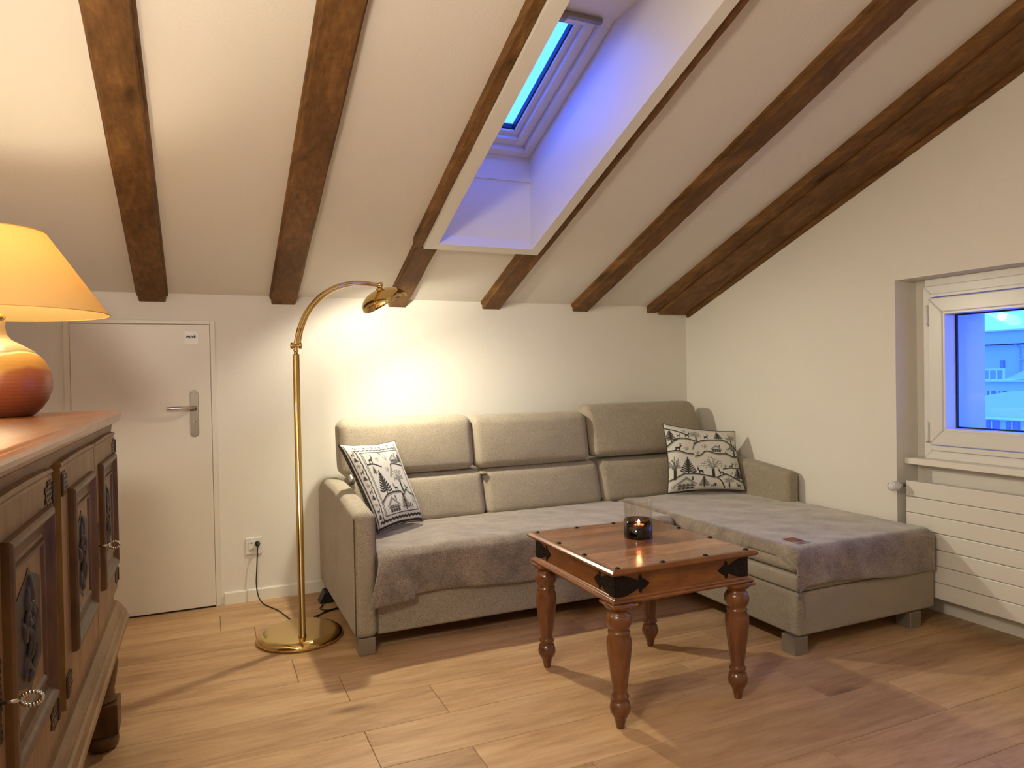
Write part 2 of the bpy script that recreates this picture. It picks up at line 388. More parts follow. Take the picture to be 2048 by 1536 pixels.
t = empty('ceiling_beam', (-1.58, 0, 1.70), 'brown old ceiling beam emerging below the right corner of the skylight frame', 'beam', G)
beam(-1.648, -1.518, 0, -.668, .044, '', t, name='lower_section', seed=4); beam(-1.572, -1.518, -.672, YE, .044, '', t, name='upper_section', seed=4)
beam(-.972, -.845, 0, YE, .046, 'brown old ceiling beam, first one free of the skylight to its right', seed=5, group=G)
t = empty('ceiling_beam', (-.18, 0, 1.68), 'wide built-up brown beam running along the top of the right wall', 'beam', G)
beam(-.352, -.272, 0, YE, .046, '', t, name='side_timber', seed=6)
V, F = slope(-.268, -.022, -.001, YE, .0, .066); V = [(x, min(y, -.0005) if y > -1 else y, z) for x, y, z in V]; obj('face_board', V, F, BEAM, t, bevel=.003)
V, F = slope(-.020, .0, -.001, YE, .0, .088); V = [(x, min(y, -.0005) if y > -1 else y, z) for x, y, z in V]; obj('edge_strip', V, F, BEAM, t, bevel=.003)

# ------------------------------------------------------------------ skylight (window_2)
W2 = empty('window_2', (-1.9, -1.7, 2.4), kind='structure')
oX0, oX1, oY0, oY1 = -2.249, -1.574, -.671, -2.93
mb = MB()
mb.add(*slope(oX0, HX0, oY0, oY1, 0, .06)); mb.add(*slope(HX1, oX1, oY0, oY1, 0, .06))
mb.add(*slope(HX0, HX1, oY0, HY0+.0, 0, .06)); mb.add(*slope(HX0, HX1, HY1, oY1, 0, .06))
mb.out('casing', WHITE, W2)
def zw(y, off=0): return 2.491+TA*(-.703-y)+off/CA
mb = MB()
for a, b in ((HX1, HX1+.02), (HX0-.02, HX0)):
    mb.add(*prism([(HY0+.025, zc(HY0+.025)+.0), (HY0+.025, zw(-.69)+.12), (-1.67, zw(-1.67)+.12), (-1.67, 2.86), (HY1-.03, 2.86), (HY1-.03, zc(HY1-.03))], 'x', a, b))
mb.box(HX0, HX1, HY0, HY0+.02, zc(HY0)-.002, zw(-.7)+.14); mb.box(HX0, HX1, HY1-.03, -1.648, 2.842, 2.865)
mb.box(HX0, HX1, -1.68, -1.66, 2.845, 3.05)
mb.box(HX0, HX1, HY0-.006, HY0, 2.36, 2.47)
mb.out('shaft_lining', WHITE, W2)
def wring(name, x0, x1, ya, yb, w, lo, hi, m, **k):
    """rectangular ring in the roof plane; offsets lo..hi above the frame plane"""
    mb = MB()
    def sl(a, b, c, d):
        V = []
        for z in (lo, hi):
            for x, y in ((a, c), (b, c), (b, d), (a, d)): V.append((x, y+SA*z, zw(y)+CA*z))
        mb.add(V, BF)
    sl(x0, x0+w, ya, yb); sl(x1-w, x1, ya, yb); sl(x0+w, x1-w, ya, ya-w); sl(x0+w, x1-w, yb+w, yb)
    return mb.out(name, m, W2, bevel=.003, **k)
yA, yB = -.726, -1.656
wring('window_frame', HX0+.001, HX1-.001, yA, yB, .050, -.004, .075, PVC)
wring('inner_frame', HX0+.052, HX1-.052, yA-.046, yB+.046, .050, .028, .085, PVC)
wring('sash', HX0+.100, HX1-.100, yA-.090, yB+.090, .034, .055, .11, PVC)
wring('gasket', HX0+.134, HX1-.134, yA-.122, yB+.122, .007, .066, .10, RUBBER)
V = []
for z in (.080, .086):
    for x, y in ((HX0+.135, yA-.124), (HX1-.135, yA-.124), (HX1-.135, yB+.124), (HX0+.135, yB+.124)): V.append((x, y+SA*z, zw(y)+CA*z))
obj('glass_pane', V, BF, GLASS, W2)
mb = MB(); yv = -1.635
mb.box(-2.10, -1.70, yv-.012, yv+.012, zw(yv)-.028, zw(yv)-.006); mb.box(-1.96, -1.88, yv-.02, yv+.02, zw(yv)-.045, zw(yv)-.02)
mb.out('ventilation_bar', STEEL, W2, bevel=.003)

# ------------------------------------------------------------------ window on the right (window_1)
W1 = empty('window_1', (.14, -2.36, .80), kind='structure')
wy0, wy1, wz0, wz1 = -2.905, -1.815, .803, 1.700
def ring(name, y0, y1, z0, z1, w, x0, x1, m, par, bevel=.004, **k):
    """mitred frame in the y-z plane"""
    mb = MB()
    O = [(y0, z0), (y1, z0), (y1, z1), (y0, z1)]; I = [(y0+w, z0+w), (y1-w, z0+w), (y1-w, z1-w), (y0+w, z1-w)]
    for i in range(4):
        j = (i+1) % 4; g = .0003
        mb.add(*prism([O[i], O[j], I[j], I[i]], 'x', x0, x1))
    return mb.out(name, m, par, bevel=bevel, **k)
ring('outer_frame', wy0, wy1, wz0, wz1, .046, .120, .164, PVC, W1)
box('head_filler', .135, .164, wy0, wy1, wz1+.001, NZ-.001, PVC, W1, bevel=.002)
ring('sash', wy0+.040, wy1-.040, wz0+.075, 1.634, .076, .098, .128, PVC, W1, .006)
ring('sash_return', wy0+.113, wy1-.113, wz0+.148, 1.561, .014, .105, .205, PVC, W1, .002)
box('lower_frame_rail', .104, .164, wy0+.001, wy1-.047, wz0+.046, wz0+.072, PVC, W1, bevel=.003)
ring('gasket', wy0+.126, wy1-.126, wz0+.161, 1.548, .008, .186, .198, RUBBER, W1, 0)
box('glass_pane', .190, .194, wy0+.13, wy1-.13, wz0+.165, 1.544, GLASS, W1)
box('upper_frame_rail', .104, .164, wy0+.001, wy1-.047, 1.638, 1.655, PVC, W1, bevel=.003)
for z0, z1 in ((1.50, 1.60), (.895, .995)):
    mb = MB(); mb.lathe((.093, wy1-.038, z0), [(.006, 0), (.0065, .003), (.0065, z1-z0-.003), (.005, z1-z0)], 10); mb.out('hinge', PVC, W1, smooth=True)
    mb = MB(); mb.box(.088, .099, wy1-.046, wy1-.032, z0-.006, z0); mb.out('hinge_bracket', STEEL, W1)
box('window_sill', .055, .166, NY0+.003, NY1-.003, .771, .803, WHITE, W1, bevel=.004)
# outside sill
box('outer_sill', .24, .56, -2.86, -1.88, .902, .915, STEEL, W1)

# ------------------------------------------------------------------ door and its lining (door_1)
D1 = empty('door_1', (-3.64, -.01, 0), kind='structure')
dl, dr, dtop = -3.975, -3.302, 1.590
mb = MB(); mb.box(dr+.002, -3.274, -.016, 0, 0, 1.613); mb.box(-4.005, dl-.002, -.016, 0, 0, 1.613); mb.box(dl-.002, dr+.002, -.016, 0, dtop+.003, 1.613)
mb.out('door_frame', DOORW, D1, bevel=.002)
leaf = box('door_leaf', dl, dr, -.028, -.001, .010, dtop, DOORW, D1, bevel=.003)
box('gap_shade_strip', dl, dr, -.02, -.001, 0.001, .0095, RUBBER, D1)  # black strip under the leaf, in place of the gap's shade
# handle plate: long rounded plate
def stadium(cx, z0, z1, hw, n=10):
    P = []
    for i in range(n+1): a = PI*i/n; P.append((cx+hw*math.cos(a), z1-hw+hw*math.sin(a)))
    for i in range(n+1): a = PI+PI*i/n; P.append((cx+hw*math.cos(a), z0+hw+hw*math.sin(a)))
    return P
V, F = prism(stadium(-3.388, .965, 1.226, .0215), 'y', -.033, -.0285); obj('handle_plate', V, F, STEEL, D1, bevel=.0015)
mb = MB()
mb.lathe((-3.388, -.033, 1.128), [(.012, 0), (.012, .008), (.009, .012), (.009, .045)], 16, (0, -1, 0))
mb.tube(spline([(-3.388, -.074, 1.128), (-3.405, -.080, 1.128), (-3.45, -.082, 1.129), (-3.50, -.082, 1.129), (-3.525, -.080, 1.128)], 6), .0095, 12)
mb.out('door_handle', CHROME, D1, smooth=True)
mb = MB(); mb.lathe((-3.389, -.0332, 1.05), [(.0075, 0), (.0075, .002), (.0035, .0022), (.0034, .0004)], 16, (0, -1, 0)); mb.out('keyhole', CHROME, D1, smooth=True)
mb = MB()
for z in (1.213, .978):
    for x in (-3.400, -3.377): mb.lathe((x, -.033, z), [(.0035, 0), (.0028, .0015), (0, .002)], 8, (0, -1, 0))
mb.each('screw', CHROME, D1, smooth=True)
sg = empty('door_sign', (-3.396, -.030, 1.483), 'small square white PRIVÉ card on the upper right of the white door', 'sign')
box('card', -3.430, -3.362, -.0300, -.0285, 1.483, 1.552, plain('white_card', lin(250, 249, 246), .5), sg)
def text(name, body, size, loc, rot, m, parent, ext=.0004):
    c = bpy.data.curves.new(name, 'FONT'); c.body = body; c.size = size; c.align_x = 'CENTER'; c.align_y = 'CENTER'; c.extrude = ext; c.offset = .0009
    o = bpy.data.objects.new(name, c); COL.objects.link(o); bpy.context.view_layer.update()
    me = bpy.data.meshes.new_from_object(o.evaluated_get(bpy.context.evaluated_depsgraph_get())); bpy.data.objects.remove(o)
    me.transform(rot.to_4x4()); me.transform(Matrix.Translation(Vector(loc)-worldloc(parent))); me.materials.clear(); me.materials.append(m)
    q = bpy.data.objects.new(name, me); q.parent = parent; COL.objects.link(q); return q
INK = plain('navy_ink', lin(40, 36, 48), .6)
text('lettering', 'PRIVÉ', .0195, (-3.397, -.0303, 1.520), Matrix.Rotation(R(90), 3, 'X'), INK, sg)

# ------------------------------------------------------------------ socket, cords
so = empty('wall_socket', (-3.094, 0, .263), 'square white wall socket with three outlets above the baseboard', 'socket')
box('cover_plate', -3.139, -3.049, -.010, 0, .268, .366, PVC, so, bevel=.004)
V, F = lathe((-3.094, -.010, .316), [(.036, 0), (.036, .002), (.034, .003)], 6, (0, -1, 0)); obj('insert', V, F, PVC, so)
mb = MB()
for cx, cz in ((-3.112, .333), (-3.104, .296)):
    for k in (-1, 0, 1): mb.lathe((cx+k*.0075, -.0131, cz+(.004 if k == 0 else 0)), [(.0026, 0), (.0026, .0006)], 8, (0, -1, 0))
mb.each('contact_hole', BLACKP, so)
FL = empty('floor_lamp', (-2.93, -.73, 0), 'tall polished brass floor lamp with double arched arm and round foot', 'lamp'); cd = FL
mb = MB(); mb.lathe((-3.076, -.0135, .333), [(.014, 0), (.015, .004), (.015, .012), (.010, .022), (.006, .030), (0, .032)], 14, (.15, -1, -.35)); mb.out('plug', BLACKP, cd, smooth=True)
pts = [(-3.076, -.040, .322), (-3.078, -.050, .285), (-3.083, -.052, .20), (-3.088, -.055, .11), (-3.080, -.075, .045), (-3.062, -.10, .012), (-3.035, -.16, .004), (-2.99, -.26, .0035), (-2.955, -.40, .0035), (-2.93, -.52, .0035)]
mb = MB(); mb.tube(spline(pts, 8), .0033, 8); mb.out('power_cord', BLACKP, cd, smooth=True)
ps = empty('power_strip', (-2.70, -.22, 0), 'black power supply block with tangled cords on the floor behind the left sofa arm', 'adapter')
V, F = prism([(-2.765, .0), (-2.66, .0), (-2.66, .062), (-2.735, .062)], 'y', -.25, -.16); obj('adapter_block', V, F, BLACKP, ps, bevel=.004)
mb = MB(); mb.tube(spline([(-2.74, -.255, .02), (-2.76, -.30, .006), (-2.775, -.34, .0035), (-2.74, -.38, .004), (-2.66, -.36, .004)], 8), .0035, 8); mb.out('output_cable', BLACKP, ps, smooth=True)
mb = MB(); mb.tube(spline([(-2.65, -.36, .0035), (-2.74, -.40, .0035), (-2.80, -.44, .0035), (-2.86, -.50, .0035), (-2.915, -.53, .0045)], 8), .0035, 8)
mb.tube(spline([(-2.65, -.38, .0045), (-2.76, -.415, .0095), (-2.82, -.49, .004), (-2.87, -.535, .004), (-2.915, -.545, .0035)], 8), .0032, 8)
mb.each('cord', BLACKP, ps, smooth=True)

# ------------------------------------------------------------------ radiator
RD = empty('radiator', (.05, -2.38, .12), 'white panel radiator with horizontal slats in the niche under the window', 'radiator')
for i in range(7):
    z1_ = .692-.0822*i; box('slat', .0, .014, -2.955, -1.797, z1_-.0795, z1_, RADW, RD, bevel=.003)
box('panel_core', .014, .055, -2.953, -1.799, .118, .688, RADW, RD)
mb = MB()
for i in range(38): y = -2.94+i*.0302; mb.box(.058, .100, y, y+.004, .13, .675)
mb.out('convector_fins', RADW, RD, kind='stuff')
mb = MB(); mb.box(.0565, .102, -2.95, -1.84, .676, .683); mb.out('top_grille', RADW, RD, bevel=.002)
mb = MB(); mb.box(.06, .164, -1.86, -1.845, .6, .64); mb.box(.06, .164, -2.9, -2.885, .6, .64); mb.box(.05, .164, -1.86, -1.845, .14, .18); mb.each('wall_bracket', STEEL, RD)
kb = MB(); kb.lathe((-.088, -1.776, .664), [(.0, 0), (.020, .0005), (.0235, .004), (.0245, .022), (.0245, .045), (.022, .052), (.015, .056), (.013, .078)], 28, (1, 0, 0)); kv = kb.out('thermostat_knob', PVC, RD, smooth=True, label='round white thermostat knob')
mb = MB(); mb.lathe((-.0885, -1.776, .664), [(.0165, -.0004), (.0180, -.0004), (.0180, .0012), (.0165, .0012), (.0165, -.0004)], 28, (1, 0, 0)); mb.out('dial_ring', STEEL, kv)
mb = MB(); mb.tube([(-.012, -1.776, .664), (.03, -1.776, .664), (.05, -1.79, .664), (.055, -1.81, .664)], .009, 10); mb.out('valve_pipe', STEEL, RD, smooth=True)

# ------------------------------------------------------------------ sofa
SF = empty('corner_sofa', (-1.4, -.8, 0), 'large taupe tweed corner sofa with chaise and adjustable headrests', 'sofa')
def arm_xf(W):
    W = W.copy(); t = np.clip((W[:, 1]+1.11)/.75, 0, 1); up = np.clip((W[:, 2]-.35)/.3, 0, 1)
    W[:, 2] += up*(.055*np.sin(t*PI/2)-.075*np.clip((W[:, 1]+.28)/.24, 0, 1)**2)
    return W
def cushion(name, *a, r=.04, bulge=(0, 0, 0), xf=None, n=6, parent=SF, m=SOFA, **k):
    W, F = rbox(*a, r, bulge, 4, n, xf); return obj(name, W, F, m, parent, smooth=True, **k)
cushion('armrest', -2.732, -2.628, -1.11, -.05, .080, .655, r=.03, bulge=(.004, .004, .004), xf=arm_xf, n=14)
cushion('armrest', -.118, -.020, -1.105, -.05, .080, .655, r=.03, bulge=(.004, .004, .004), xf=arm_xf, n=14)
mb = MB()
for x in (-2.729, -2.631):
    mb.tube([(x, -1.1085, .10), (x, -1.1085, .635)], .0022, 6)
mb.each('piping', plain('dark_piping', lin(78, 66, 54), .9), SF)
cushion('seat_base', -2.628, -.935, -1.085, -.06, .080, .300, r=.015, n=8)
cushion('seat_cushion', -2.626, -.937, -1.090, -.40, .302, .462, r=.045, bulge=(0, .008, .004), n=10)
cushion('chaise_base', -.932, -.022, -1.965, -.06, .080, .276, r=.015, n=8)
cushion('chaise_mid_section', -.928, -.024, -1.960, -.06, .279, .352, r=.012, n=8)
cushion('chaise_cushion', -.934, -.020, -1.968, -.40, .355, .462, r=.045, bulge=(0, .006, .004), n=10)
box('back_frame', -2.62, -.12, -.24, -.045, .10, .66, SOFA, SF, bevel=.02)
def tilt(y0, z0, y1, z1):
    """shear so that the front face leans back"""
    def f(W):
        W = W.copy(); t = (W[:, 2]-z0)/(z1-z0); W[:, 1] += (y1-y0)*t; return W
    return f
for x0, x1 in ((-2.618, -1.822), (-1.816, -1.022), (-1.016, -.124)):
    cushion('lower_back_cushion', x0, x1, -.475, -.27, .445, .715, r=.045, bulge=(.004, .014, .006), xf=tilt(0, .46, .075, .72), n=8)
for x0, x1, zt, yt, zb in ((-2.655, -1.866, 1.040, .06, .724), (-1.860, -1.072, 1.030, .06, .720), (-1.058, -.165, 1.070, .11, .735)):
    def f(W, zb=zb, zt=zt, yt=yt, x0=x0):
        W = W.copy(); t = (W[:, 2]-zb)/(zt-zb); W[:, 1] += yt*t; return W
    cushion('upper_back_cushion', x0, x1, -.415, -.24, zb, zt, r=.05, bulge=(.004, .014, .004), xf=f, n=8)
W_, F_ = rbox(-1.838, -1.800, -.425, -.36, .688, .702, .005); obj('fabric_loop', W_, F_, SOFA, SF, smooth=True)
mb = MB(); mb.tube(spline([(-2.60, -.42, .70), (-2.61, -.36, .76), (-2.60, -.30, .80)], 5), .02, 8); mb.out('headrest_hinge', FOOTM, SF, smooth=True)
for x, y in ((-2.676, -1.055), (-2.676, -.13), (-.915, -1.925), (-.165, -1.925), (-.165, -.13)):
    box('leg', x-.038, x+.038, y-.043 if y < -.2 else y-.04, y+.040, 0, .0795, FOOTM, SF, bevel=.003)

# throws
def cloth(name, sx, ty, fz, mat, label, nx, ny, nzs=3.0, amp=.004, extra=None, group=None):
    """sx(s), ty(t) give (pos, drop) pairs of the folded sheet"""
    V = []; F = []
    for j in range(ny+1):
        for i in range(nx+1):
            s = i/nx; t = j/ny
            x, dx, ox = sx(s, t); y, dy, oy = ty(t, s)
            n = amp*(nz(x*nzs*2, y*nzs*2, 1)+.5*nz(x*11, y*11+dy*9, 4))
            z = fz-dx-dy
            V.append([x, y, z+n if dx+dy < .02 else z])
            if dy > .02: V[-1][1] -= abs(n)*2+.001
            if dx > .02: V[-1][0] -= abs(n)*1.2
    V = np.array(V)
    if extra is not None: V = extra(V, nx, ny)
    for j in range(ny):
        for i in range(nx): a = j*(nx+1)+i; F.append((a, a+1, a+nx+2, a+nx+1))
    return obj(name, V, F, mat, smooth=True, solid=.006, off=-1, label=label, cat='throw', group=group)
def bend(u, L, r, edge, drop):
    """distance u along a path: flat for L, quarter round r, straight drop; -> (offset along, dropped)"""
    if u <= L: return u, 0.0
    q = u-L; arc = r*PI/2
    if q <= arc: a = q/r; return L+r*math.sin(a), r*(1-math.cos(a))
    return L+r, r+(q-arc)
def ty1(t, s):
    L = .50; r = .055; tot = L+r*PI/2+.17-.012*math.sin(s*9)
    o, d = bend(t*tot, L, r, 0, 0); return -.555-o, d, 0     # y, drop
def sx1(s, t):
    return -2.622+s*1.66, 0, 0
def ex1(V, nx, ny):
    V = V.copy(); dy = np.clip((.46-V[:, 2])/.23, 0, 1)
    x = V[:, 0]
    # bunched left corner hanging over the front of the arm
    f = np.exp(-((x+2.60)/.10)**2)*dy
    V[:, 1] -= .034*np.minimum(1, dy*3)*np.clip((-2.40-x)/.22, 0, 1); V[:, 0] -= .062*f*np.sin(dy*PI*.66)
    fold = np.clip((-2.50+.055*dy-x)/.012, 0, 1)*dy; V[:, 1] -= .034*fold*np.minimum(1, dy*1.6); V[:, 2] -= .016*fold*dy
    V[:, 1] -= .008*np.sin(x*9+1)*dy*np.clip((x+2.45)/.1, 0, 1)+.004*dy
    return V
t1 = cloth('throw_blanket', sx1, ty1, .4735, THROW, 'taupe velvet throw spread over the long seat, its left corner folded by the arm', 150, 64, extra=ex1)
def ty2(t, s):
    L = 1.405; r = .05; hang = .135+.02*math.sin(s*5+1)+.02*s*0; tot = L+r*PI/2+hang
    o, d = bend(t*tot, L, r, 0, 0); return -.52-o, d, 0
def sx2(s, t):
    # from the right edge leftwards, with a little hanging on the left side
    L = .86; r = .045; hang = .018+.022*math.sin(t*13+.6)+.02*math.sin(t*31)*t+.03*(t > .9)*(t-.9)*10
    tot = L+r*PI/2+max(.004, hang); o, d = bend(s*tot, L, r, 0, 0)
    return -.040-o, d, 0
def ex2(V, nx, ny):
    V = V.copy(); dy = np.clip((.46-V[:, 2])/.2, 0, 1)*(V[:, 1] < -1.93); x = V[:, 0]
    V[:, 1] -= dy*(.006+.008*np.sin(x*11)+.018*np.exp(-((x+.70)/.06)**2)*dy)
    return V
t2 = cloth('throw_blanket', sx2, ty2, .4765, THROW, 'taupe velvet throw spread over the chaise and hanging over its front edge', 90, 150, extra=ex2)
tg = empty('care_label', (-.83, -1.82, .481), 'small woven brand-style label sewn flat near the front corner of the chaise throw'.replace('brand-style ', ''), 'label')
TAG = plain('tag_grey', lin(150, 142, 140), .8); TAGR = plain('tag_rust', lin(140, 84, 62), .8)
def quadbox(c, u, v, hu, hv, z0, z1):
    c = Vector(c); u = Vector(u).normalized(); v = Vector(v).normalized(); return [tuple(c+u*a*hu+v*b*hv+Vector((0, 0, z))) for z in (z0, z1) for a, b in ((-1, -1), (1, -1), (1, 1), (-1, 1))]
obj('patch', quadbox((-.825, -1.855, .479), (1, -.1, 0), (.1, 1, 0), .035, .055, 0, .003), BF, TAG, tg)
obj('printed_field', quadbox((-.828, -1.835, .482), (1, -.1, 0), (.1, 1, 0), .033, .032, 0, .0006), BF, TAGR, tg)
mb = MB()
for i in range(4): mb.add(quadbox((-.845+i*.014, -1.885+.004*i, .482), (1, -.1, 0), (.1, 1, 0), .0035, .02, 0, .0006), BF)
mb.each('stripe', TAGR, tg)

# ------------------------------------------------------------------ printed cushions
class Can:
    def __init__(s, n, bgv=1.0):
        s.n = n; s.a = np.full((n, n), bgv); g = (np.arange(n)+.5)/n; s.X, s.Y = np.meshgrid(g, 1-g); s.px = 1.0/n
    def put(s, d, v, aa=.9):
        """d signed distance in canvas units (neg = inside)"""
        c = np.clip(.5-d/(s.px*aa), 0, 1); s.a = s.a*(1-c)+v*c
    def line(s, pts, w=.006, v=.05):
        d = np.full_like(s.a, 9.)
        for (x0, y0), (x1, y1) in zip(pts[:-1], pts[1:]):
            dx, dy = x1-x0, y1-y0; L = dx*dx+dy*dy+1e-12; t = np.clip(((s.X-x0)*dx+(s.Y-y0)*dy)/L, 0, 1)
            d = np.minimum(d, np.hypot(s.X-x0-t*dx, s.Y-y0-t*dy))
        s.put(d-w*.82, v)
    def poly(s, pts, v=.05):
        ins = np.zeros_like(s.a, bool); n = len(pts)
        for i in range(n):
            x0, y0 = pts[i]; x1, y1 = pts[(i+1) % n]
            if y0 == y1: continue
            c = ((s.Y > y0) != (s.Y > y1)) & (s.X < (x1-x0)*(s.Y-y0)/(y1-y0)+x0); ins ^= c
        s.a = np.where(ins, v, s.a)
    def disc(s, x, y, rx, ry=None, v=.05):
        ry = ry or rx; s.put((np.hypot((s.X-x)/rx, (s.Y-y)/ry)-1)*min(rx, ry), v)
    def curve(s, pts, w=.008, v=.05):
        q = [(p.x, p.y) for p in spline([(a, b, 0) for a, b in pts], 8)]; s.line(q, w, v); return q
    def hill(s, pts):
        q = s.curve(pts, .011); s.line([(a, b-.018) for a, b in q], .009, .5)
    def fir(s, x, y, h, v=.06, dense=False):
        s.line([(x, y), (x, y+h)], .009*h/.2+.002, v)
        n = 7 if not dense else 9
        for i in range(n):
            t = i/n; yy = y+h*(.16+.8*t); wd = h*.40*(1-t)+.004
            for sg in (-1, 1): s.curve([(x, yy+.02*h), (x+sg*wd*.55, yy-.055*h), (x+sg*wd, yy+.01*h)], (.010 if not dense else .006)*h/.2+.001, v)
    def tree(s, x, y, h, w, v=.15, seed=1, leaf=.5):
        rr = random.Random(seed); s.line([(x, y), (x, y+h*.42)], .014*h/.2, .05)
        for i in range(11):
            a = PI*(.06+.88*i/10); l = w*(.75+.3*rr.random()); ex = x+l*math.cos(a); ey = y+h*.42+h*.55*math.sin(a)*(.7+.35*rr.random())
            s.curve([(x, y+h*.38), ((x+ex)/2+.2*w*(rr.random()-.5), (y+h*.42+ey)/2+.02), (ex, ey)], .005, v)
            for k in range(4):
                t = .4+.2*k; s.disc(x+(ex-x)*t+.12*w*(rr.random()-.5)*2, y+h*.42+(ey-y-h*.42)*t+.12*w*(rr.random()-.5)*2, .006, .010, v+.25*leaf)
    def bush(s, x, y, r, v=.5, seed=1):
        rr = random.Random(seed)
        for i in range(16): a = rr.random()*6.28; q = r*math.sqrt(rr.random()); s.disc(x+q*math.cos(a), y+q*math.sin(a)*.8, .008, .006, v)
        s.line([(x, y-r), (x, y)], .005, v-.2)
    def deer(s, x, y, k=.05, f=1, v=.03):
        s.disc(x, y+k*.75, k*.62, k*.26, v); s.line([(x+f*k*.45, y+k*.85), (x+f*k*.75, y+k*1.35)], k*.24, v); s.disc(x+f*k*.86, y+k*1.42, k*.22, k*.13, v)
        for a in (-.5, -.32, .32, .5): s.line([(x+a*k, y+k*.7), (x+a*k*1.1, y)], k*.11, v)
        for a in (.0, .25): s.curve([(x+f*k*.75, y+k*1.5), (x+f*k*(.55+a), y+k*1.8), (x+f*k*(.75+a), y+k*2.1)], k*.07, v)
    def chalet(s, x, y, w):
        h = w*.36; s.poly([(x-w*.42, y), (x+w*.42, y), (x+w*.42, y+h), (x, y+h*2.0), (x-w*.42, y+h)], .55)
        s.poly([(x-w*.58, y+h*.82), (x, y+h*2.15), (x+w*.58, y+h*.82), (x+w*.5, y+h*.78), (x, y+h*1.75), (x-w*.5, y+h*.78)], .35)
        s.poly([(x-w*.3, y+h*.98), (x+w*.3, y+h*.98), (x, y+h*1.6)], .9); s.line([(x-w*.44, y+h*.62), (x+w*.44, y+h*.62)], .008, .1)
        for i in range(4):
            s.poly([(x-w*.36+i*w*.2, y+h*.7), (x-w*.26+i*w*.2, y+h*.7), (x-w*.26+i*w*.2, y+h*.92), (x-w*.36+i*w*.2, y+h*.92)], .06)
            s.poly([(x-w*.37+i*w*.2, y+h*.02), (x-w*.23+i*w*.2, y+h*.02), (x-w*.23+i*w*.2, y+h*.42), (x-w*.37+i*w*.2, y+h*.42)], .1)
        s.poly([(x+w*.26, y+h*1.5), (x+w*.36, y+h*1.5), (x+w*.36, y+h*2.2), (x+w*.26, y+h*2.2)], .15)
def scenery(c, ox=0., oy=0., k=1.):
    T = lambda pts: [(ox+k*a, oy+k*b) for a, b in pts]
    c.hill(T([(.0, .17), (.14, .25), (.22, .28), (.40, .27), (.52, .24), (.62, .22), (.75, .27), (.88, .19), (1.0, .13)]))
    c.chalet(ox+k*.22, oy+k*.03, k*.26); c.fir(ox+k*.45, oy+k*.06, k*.17, .06, True); c.deer(ox+k*.56, oy+k*.06, k*.028); c.disc(ox+k*.60, oy+k*.09, k*.014, k*.03, .05)
    c.curve(T([(.62, .22), (.68, .15), (.72, .04)]), .011); c.tree(ox+k*.78, oy+k*.05, k*.18, k*.075, .35, 5); c.deer(ox+k*.91, oy+k*.055, k*.035, -1); c.bush(ox+k*.06, oy+k*.08, k*.035)
    c.tree(ox+k*.07, oy+k*.20, k*.33, k*.09, .15, 2); c.fir(ox+k*.25, oy+k*.28, k*.24); c.deer(ox+k*.42, oy+k*.285, k*.05, -1); c.disc(ox+k*.33, oy+k*.285, k*.03, k*.014, .04)
    c.tree(ox+k*.58, oy+k*.23, k*.33, k*.16, .3, 3, .3); c.deer(ox+k*.69, oy+k*.27, k*.046, -1); c.deer(ox+k*.83, oy+k*.27, k*.02, 1); c.fir(ox+k*.93, oy+k*.18, k*.18)
    c.curve(T([(.72, .355), (.83, .37), (.97, .36)]), .011); c.deer(ox+k*.84, oy+k*.375, k*.038, 1); c.bush(ox+k*.92, oy+k*.43, k*.04); c.bush(ox+k*.75, oy+k*.40, k*.03)
    c.hill(T([(.01, .60), (.12, .62), (.26, .585), (.34, .58)])); c.deer(ox+k*.13, oy+k*.62, k*.055, 1); c.bush(ox+k*.25, oy+k*.66, k*.035)
    c.hill(T([(.36, .545), (.44, .57), (.52, .635), (.66, .60), (.80, .60), (.9, .555), (1, .56)])); c.bush(ox+k*.40, oy+k*.60, k*.035); c.bush(ox+k*.50, oy+k*.71, k*.04)
    c.chalet(ox+k*.66, oy+k*.625, k*.15); c.tree(ox+k*.93, oy+k*.56, k*.22, k*.12, .15, 7); c.deer(ox+k*.80, oy+k*.605, k*.02, -1)
    c.hill(T([(.0, .67), (.07, .74), (.14, .80), (.24, .82), (.38, .79), (.36, .74)])); c.fir(ox+k*.06, oy+k*.75, k*.17); c.deer(ox+k*.16, oy+k*.83, k*.03); c.deer(ox+k*.28, oy+k*.845, k*.045, 1)
    c.hill(T([(.34, .66), (.38, .75), (.50, .81), (.66, .83), (.80, .82), (.92, .72), (1, .66)])); c.tree(ox+k*.40, oy+k*.79, k*.17, k*.09, .4, 8); c.deer(ox+k*.54, oy+k*.845, k*.04, 1)
    c.fir(ox+k*.71, oy+k*.84, k*.13); c.tree(ox+k*.90, oy+k*.75, k*.19, k*.09, .35, 9); c.curve(T([(.0, .93), (.15, .92), (.28, .88)]), .011); c.bush(ox+k*.25, oy+k*.93, k*.03)
